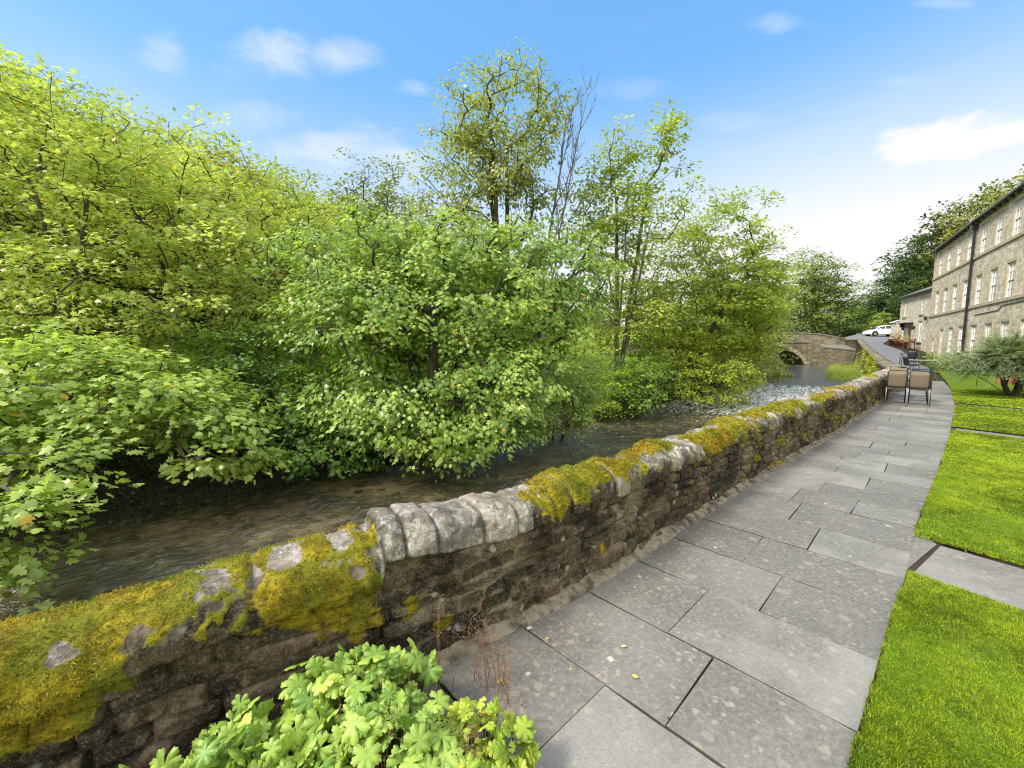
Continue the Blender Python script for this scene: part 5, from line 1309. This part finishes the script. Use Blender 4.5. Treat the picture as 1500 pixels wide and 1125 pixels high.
# wing wall from the bridge down to the river wall
ww = empty('wing_wall', (0, 0, 0), 0, 'stone wing wall sloping down from the bridge to meet the mossy river wall', 'wall')
s2 = np.concatenate([[0], np.cumsum(np.hypot(*np.diff(wing_xy, axis=0).T))]); qs = np.linspace(0, s2[-1], 80); wxp = np.interp(qs, s2, wing_xy[:, 0]); wyp = np.interp(qs, s2, wing_xy[:, 1])
tp = np.interp(qs / s2[-1], [0, .08, .25, .5, .75, .96], [.78, .80, .95, 1.28, 1.75, 2.16]) + .02 * fbm(qs, qs * 0); g = np.stack([np.gradient(wxp), np.gradient(wyp)], 1); g /= np.linalg.norm(g, axis=1)[:, None]; nl = np.stack([-g[:, 1], g[:, 0]], 1)
rows, uvr = [], []
for (o_, f) in ((-.2, 'b'), (-.2, 't'), (-.24, 't2'), (-.24, 'tt'), (0.0, 'r'), (.24, 'tt'), (.24, 't2'), (.2, 't'), (.22, 'm'), (.34, 'b')):
    z = {'b': -2.0 + 0 * tp, 't': tp - .2, 't2': tp - .19, 'tt': tp - .06, 'r': tp, 'm': tp * 0 - .1}[f]; px_ = wxp + nl[:, 0] * o_; py_ = wyp + nl[:, 1] * o_
    rows.append(np.stack([px_ + .02 * fbm(qs * 2, z * 2), py_ + .02 * fbm(qs * 2 + 9, z * 2), z], 1)); uvr.append(np.stack([qs, z], 1))
V = np.array(rows); me = mesh_np('wall', V.reshape(-1, 3), grid_faces(*V.shape[:2])[:, ::-1], False, None, np.array(uvr).reshape(-1, 2)); link('wall', me, M['wing_stone'], ww)
# low kerb wall at the far side of the road (right), joins cottage front
# ivy on wing wall
r = np.random.default_rng(90); n = 3000; q = r.normal(.30, .12, n) * s2[-1]; q = np.clip(q, 0, s2[-1]); zt = np.interp(q, qs, tp); z = zt - .1 - r.random(n) ** 1.3 * (zt + 1.3); px_ = np.interp(q, qs, wxp) + np.interp(q, qs, nl[:, 0]) * .3; py_ = np.interp(q, qs, wyp) + np.interp(q, qs, nl[:, 1]) * .3
m = fbm(q * .7, z * 1.2) > -.1; pos = np.stack([px_, py_, z], 1)[m] + r.normal(0, .06, (m.sum(), 3)); t_ = r.random((len(pos), 1)); col = np.array([[.14, .17, .015]]) * (1 - t_) + np.array([[.34, .36, .03]]) * t_
V, F, C = leaves(pos, r.normal(0, 1, pos.shape), r.normal(0, .4, pos.shape) + [-.6, .3, .5], r.uniform(.1, .18, len(pos)), T_OVAL, col)
tag(link('wall_creeper', mesh_np('wall_creeper', V, F, False, C), M['leaf']), 'yellow green creeper hanging down the middle of the wing wall', 'climbing plant')

# ------------------------------------------------------------------ furniture
def sling_chair(loc, rz, label, group='garden chairs at the near table', cloth='sling'):
    root = empty('garden_chair', loc, rz, label, 'chair', group)      # local -y is the back of the chair (towards the viewer), +y the front
    hw = .205
    for s_ in (-1, 1):
        mb = MB(); mb.tube([(s_ * hw, -.36, .012), (s_ * hw, -.27, .40), (s_ * (hw - .01), -.24, .46)], .014, 8); mb.build('leg', M['alu'], root, True)
        mb = MB(); mb.tube([(s_ * hw, .25, .012), (s_ * hw, .22, .42), (s_ * hw, .20, .62), (s_ * hw, .12, .66), (s_ * hw, -.16, .655), (s_ * hw, -.235, .63)], .014, 8); mb.build('front_leg', M['darktube'], root, True)
        mb = MB(); mb.tube([(s_ * (hw - .012), .22, .43), (s_ * (hw - .012), -.18, .41), (s_ * (hw - .012), -.25, .50), (s_ * (hw - .012), -.34, .88), (s_ * (hw - .05), -.352, .925), (0, -.355, .93)], .013, 8); mb.build('side_frame', M['darktube'], root, True)
        mb = MB(); mb.box((s_ * hw, -.02, .672), (.045, .30, .02)); mb.build('armrest', M['darktube'], root, bevel=.006)
    def sheet(name, prof):
        V = []; nx = 9
        for (y, z) in prof:
            for i in range(nx): t_ = -1 + 2 * i / (nx - 1); V.append((t_ * (hw - .02), y - .02 * (1 - t_ * t_), z - .012 * (1 - t_ * t_)))
        me = mesh_np(name, V, grid_faces(len(prof), nx), True); o = link(name, me, M[cloth], root); m_ = o.modifiers.new('s', 'SOLIDIFY'); m_.thickness = .006
    sheet('seat', [(.22, .44), (.1, .43), (-.05, .415), (-.18, .415)]); sheet('backrest', [(-.215, .45), (-.25, .53), (-.285, .66), (-.32, .79), (-.345, .90)])
    mb = MB(); mb.tube([(-hw, .235, .22), (hw, .235, .22)], .009, 6); mb.tube([(-hw, -.31, .22), (hw, -.31, .22)], .009, 6); mb.build('stretcher', M['darktube'], root, True)
def table(loc, rz, wx_, wy_, label, top, leg, rnd=False, group=None):
    root = empty('garden_table', loc, rz, label, 'table', group); mb = MB(); mb.box((0, 0, .715), (wx_, wy_, .016)); mb.build('table_top', M[top], root, bevel=.005)
    mb = MB(); x, y = wx_ / 2 - .01, wy_ / 2 - .01; mb.tube([(-x, -y, .70), (x, -y, .70), (x, y, .70), (-x, y, .70), (-x, -y, .70)], .018, 6); mb.build('rim', M[leg], root, True)
    for sx_ in (-1, 1):
        for sy_ in (-1, 1): mb = MB(); mb.tube([(sx_ * (x - .06), sy_ * (y - .06), .70), (sx_ * (x - .03), sy_ * (y - .03), .3), (sx_ * x, sy_ * y, 0)], .017, 8); mb.build('leg', M[leg], root, True)
fz = rad(-44)
c1 = G(1312, 592); c2 = G(1343, 595)
v = Vector((math.sin(-fz), math.cos(-fz))); side = Vector((v.y, -v.x))
ctr = (Vector(c1) + Vector(c2)) / 2 + v * .22
sling_chair((ctr.x - side.x * .23, ctr.y - side.y * .23, .004), fz + .05, 'beige mesh garden chair with its back to the viewer, left one nearest the wall')
sling_chair((ctr.x + side.x * .23, ctr.y + side.y * .23, .004), fz - .06, 'beige mesh garden chair with its back to the viewer, right one out on the path')
tc = ctr + v * .78
table((tc.x, tc.y, .004), fz, .86, .8, 'pale topped garden table behind the two beige chairs', 'tabletop', 'darktube')
sling_chair((tc.x - side.x * .23 + v.x * .72, tc.y - side.y * .23 + v.y * .72, .004), fz + PI, 'garden chair mostly hidden behind the near table, facing the viewer')
t2 = G(1349, 547); table((t2[0] + .3, t2[1] + .3, .004), rad(-40), 1.05, .9, 'rectangular pale topped table standing alone further along the path', 'tabletop', 'darktube')
q_ = Vector((t2[0] + .3, t2[1] + .3)) - Vector((.68, .12)); sling_chair((q_.x, q_.y, .004), rad(-100), 'dark framed chair tucked in at the left of the lone pale table', 'garden chairs at the far tables', 'darktop')
x3, y3 = P(1336, 526, 26.2)[:2]; table((x3, y3, tz(x3, y3) + .08), rad(-38), 1.1, .9, 'dark garden table furthest along the path by the road', 'darktop', 'darktube')
q_ = Vector((x3, y3)) - Vector((.5, .5)); sling_chair((q_.x, q_.y, tz(q_.x, q_.y) + .08), rad(-42), 'dark chair in front of the furthest table', 'garden chairs at the far tables', 'darktop')

# ------------------------------------------------------------------ right hand shrub and bed
sb = (15.6, 12.7, 0)
make_tree('feathery_shrub', 'large grey green shrub with arching feathery branches and leaning dark stems on the lawn', 'shrub', (15.72, 12.75, -.02),
          [E(1465, 518, 12.6, 60, 24), E(1500, 508, 12.8, 60, 32), E(1425, 518, 12.4, 34, 17), E(1540, 515, 13, 50, 32)],
          380, 70, .10, .30, T_NARROW, ((.09, .13, .065), (.29, .36, .19)), .0, .5, .09, 4, seed=91, up=.3, flat=.3, shell=.9, twig=.006, stem_spread=.5, crownbase=.25, hang=.1, trunk_top=.5, cutz=.62)
# arching sprays
r = np.random.default_rng(92); pos, ax, nr, cl = [], [], [], []
cen = np.array(P(1480, 532, 12.7)); tw = MB()
for i in range(520):
    a = r.uniform(0, 2 * PI); el_ = r.uniform(.1, 1.3); d = np.array([math.cos(a) * math.cos(el_), math.sin(a) * math.cos(el_), math.sin(el_)]); L = r.uniform(.7, 1.45) * (1.1 if el_ < .7 else .75)
    pts = []; p = cen + r.normal(0, .15, 3) * [1.5, 1, .5]; dd_ = d.copy()
    for j in range(14): p = p + dd_ * L / 14; dd_ = norm(dd_ + np.array([0, 0, -.09])); pts.append(p.copy())
    tw.tube([tuple(q) for q in pts[::3]], .004, 4, False)
    t_ = r.random(); c = np.array([.09, .14, .065]) * (1 - t_) + np.array([.30, .37, .20]) * t_
    for j in range(4, 14):
        tgt = norm(pts[j] - pts[j - 1]); sdv = norm(np.cross(tgt, [0, 0, 1]))
        for s_ in (-1, 1):
            for q in range(3): pos.append(pts[j] + r.normal(0, .012, 3)); ax.append(tgt * .8 + sdv * s_ * r.uniform(.2, .9) + [0, 0, r.uniform(-.1, .3)]); nr.append([r.normal(0, .3), r.normal(0, .3), 1]); cl.append(c)
root = [o for o in COL.objects if o.name.startswith('feathery_shrub')][0]; o3 = np.array(root.location)
V, F, C = leaves(np.array(pos), np.array(ax), np.array(nr), np.full(len(pos), .12), T_NARROW, np.array(cl)); link('sprays', mesh_np('sprays', V - o3, F, False, C), M['leaf'], root)
so_ = tw.build('twigs', M['bark'], root, True); so_.location = tuple(-o3)
# trough behind the shrub
tx, ty = G(1480, 568); tx, ty = tx + 1.2, ty + .9
trg = empty('planter_trough', (tx, ty, .01), rad(20), 'long terracotta red trough on the lawn behind the shrub stems', 'planter')
mb = MB(); mb.prism([(-.18, 0), (.18, 0), (.23, .34), (.19, .34), (.16, .28), (-.16, .28), (-.19, .34), (-.23, .34)], -.7, .7, 'x'); mb.build('trough', M['terracotta'], trg, bevel=.01)
mb = MB(); mb.box((0, 0, .292), (1.36, .3, .02)); mb.build('compost', M['soil'], trg)
# plant support stake
sx_, sy_ = G(1430, 567); st_ = empty('plant_stake', (sx_, sy_, 0), 0, 'thin dark metal plant support stake on the lawn left of the shrub', 'plant stake')
mb = MB(); mb.tube([(0, 0, 0), (0, 0, .42), (.02, 0, .46)], .010, 6); mb.build('rod', M['black'], st_, True); mb = MB(); mb.tube([(-.14, 0, .42), (0, .02, .43), (.14, 0, .42)], .007, 6); mb.build('crossbar', M['black'], st_, True)
# mixed bed plants
for i, (px, py, w_, h_, cols, lab, yl) in enumerate(((1378, 540, .8, .75, MID, 'low green perennial at the path bend nearest the road', .02), (1392, 545, .8, .7, ((.13, .18, .03), (.3, .34, .08)), 'yellowish flowering perennial left of the grey green shrub', .1), (1408, 546, .8, .9, ((.09, .15, .02), (.22, .30, .05)), 'leafy perennial in the bed just left of the shrub', .05),
                                           (1422, 545, .7, .7, MID, 'short green perennial under the shrub branches', .02), (1362, 534, .7, .8, DARK, 'dark leafy plant by the far tables', .0), (1440, 546, .9, .8, DARK, 'dark green low plant behind the shrub', .01), (1385, 536, 1.0, 1.1, LIME, 'taller lime green bush at the back of the flower bed', .02))):
    x, y = G(px, py + 2); x += .25; y += .35
    make_tree('bed_plant', lab, 'plant', (x, y, -.03), [(x, y, h_ * .5, w_, w_, h_ * .5), (x + .3, y + .2, h_ * .6, w_ * .7, w_ * .7, h_ * .5)], 55, 40, .085, .22, T_OVAL, cols, yl, .2, .02, 5, seed=100 + i, crownbase=.05, stem_spread=.2)
x, y = G(1395, 533); make_tree('sapling', 'bright green young bush standing against the mill wall', 'shrub', (x + 1.5, y + 2, 0), [(x + 1.5, y + 2, 1.55, .8, .8, .7), (x + 1.9, y + 2.2, 1.0, .7, .7, .6)], 70, 40, .13, .32, T_OVAL, LIME, .01, .2, .04, 2, seed=120)
# small white flowers
r = np.random.default_rng(130); fl_root = None
for i in range(14):
    px = r.uniform(1372, 1425); py = r.uniform(520, 536); Yd = r.uniform(16.5, 20); x, y, z = P(px, py, Yd)
    V, F, C = leaves(np.zeros((5, 3)), np.array([[math.cos(a), math.sin(a), .2] for a in np.arange(5) * 2 * PI / 5]), np.tile([[0, -.3, 1.]], (5, 1)), np.full(5, .055), T_OVAL, np.tile([[.75, .74, .70]], (5, 1)))
    fo = empty('white_flower', (x, y, z), 0, 'small white flower standing above the perennials of the bed', 'flower', 'white flowers in the bed')
    link('petals', mesh_np('petals', V, F, False, C), M['leaf'], fo); mb = MB(); mb.tube([(0, 0, 0), (.01, .01, -max(z, .1) * .5), (0, 0, -max(z, .12))], .004, 5, False); mb.build('stem', M['stemgreen'], fo, True)

# ------------------------------------------------------------------ white car
cy0 = 58.0; cx0 = (1288 - 750) * cy0 / 600
cz0 = CH + (503 - 492.5) * cy0 / 600
# side-on, nose to the left
carang = math.atan2(-cx0, cy0) * .35
car = empty('parked_car', (cx0, cy0, cz0), PI + carang, 'white hatchback parked side on beyond the bridge', 'car')   # local x forward = nose, PI turns it left
Lc = 3.9
body_prof = [(-1.92, .32), (-1.96, .55), (-1.90, .86), (-1.62, .98), (-1.2, 1.0), (0.75, .96), (1.30, .86), (1.72, .76), (1.93, .60), (1.96, .40), (1.90, .24), (-1.88, .24)]
def loft(prof, hw0, tap, mat, name, parent, top=None, bevel=.04):
    V, F = [], []; n = len(prof)
    for (yy, kx_) in ((-hw0, 1), (hw0, 1)):
        for (x, z) in prof:
            t_ = max(0, z - .55); V.append((x, yy - math.copysign(t_ * tap, yy), z))
    F = [tuple(range(n)), tuple(range(2 * n - 1, n - 1, -1))] + [(k_, n + k_, n + (k_ + 1) % n, (k_ + 1) % n) for k_ in range(n)]
    me = bpy.data.meshes.new(name); me.from_pydata(V, [], F); me.update(); bm = bmesh.new(); bm.from_mesh(me); bmesh.ops.recalc_face_normals(bm, faces=bm.faces); bm.to_mesh(me); bm.free()
    o = link(name, me, mat, parent); 
    if bevel: m_ = o.modifiers.new('b', 'BEVEL'); m_.width = bevel; m_.segments = 3; m_.limit_method = 'ANGLE'; m_.angle_limit = .4
    me.polygons.foreach_set('use_smooth', np.ones(len(me.polygons), bool)); return o
loft(body_prof, .86, .10, M['car'], 'body', car)
loft([(-1.82, .93), (-1.72, 1.24), (-1.45, 1.43), (-.5, 1.52), (.2, 1.47), (.70, 1.27), (1.28, .90)], .84, .24, M['car'], 'roof', car, bevel=.05)
for s_ in (-1, 1):
    def gy(z): return s_ * (.84 - (z - .55) * .24 + .008)
    for nm, q in (('front_side_window', [(.0, 1.0), (1.0, .98), (.60, 1.26), (.05, 1.39)]), ('rear_side_window', [(-1.42, 1.04), (-.08, 1.0), (-.04, 1.41), (-.6, 1.44), (-1.25, 1.36)])):
        mb = MB(); mb.poly([(x, gy(z), z) for x, z in (q if s_ < 0 else q[::-1])]); mb.build(nm, M['darkglass'], car)
    for x in (-1.22, 1.22):
        mb = MB(); y = s_ * .80
        for (rr, nm, m_, yo) in ((.32, 'wheel', 'tyre', .0),):
            prof = [(math.cos(a) * rr, .32 + math.sin(a) * rr) for a in np.arange(24) * 2 * PI / 24]; mb.prism([(x + p_[0], p_[1]) for p_ in prof], y - .10, y + .10)
        wo_ = mb.build('wheel', M['tyre'], car, bevel=.02); mb = MB(); prof = [(x + math.cos(a) * .2, .32 + math.sin(a) * .2) for a in np.arange(20) * 2 * PI / 20]; mb.prism(prof, y + s_ * .09, y + s_ * .108); mb.build('rim', M['rim'], wo_)
        # dark disc standing in for the shade inside the wheel arch
        mb = MB(); prof = [(x + math.cos(a) * .38, .34 + math.sin(a) * .38) for a in np.arange(24) * 2 * PI / 24]; mb.prism(prof, s_ * .78, s_ * .866); mb.build('wheel_arch_shade', M['tyre'], car)
    mb = MB(); mb.box((1.75, s_ * .64, .66), (.25, .34, .13)); mb.build('headlight', M['glass'], car, bevel=.03)
    mb = MB(); mb.box((-1.86, s_ * .66, .84), (.16, .28, .2)); mb.build('tail_light', M['red_lens'], car, bevel=.03)
    mb = MB(); mb.box((.72, s_ * .93, 1.0), (.12, .2, .12)); mb.build('mirror', M['car'], car, bevel=.03)
mb = MB(); mb.poly([(.74, -.60, 1.25), (1.22, -.68, .94), (1.22, .68, .94), (.74, .60, 1.25)]); [None for _ in (0,)]
for i, vv in enumerate(mb.v): mb.v[i] = (vv[0] + .03, vv[1], vv[2] + .02)
mb.build('windscreen', M['darkglass'], car)
print('objects', len(COL.objects))
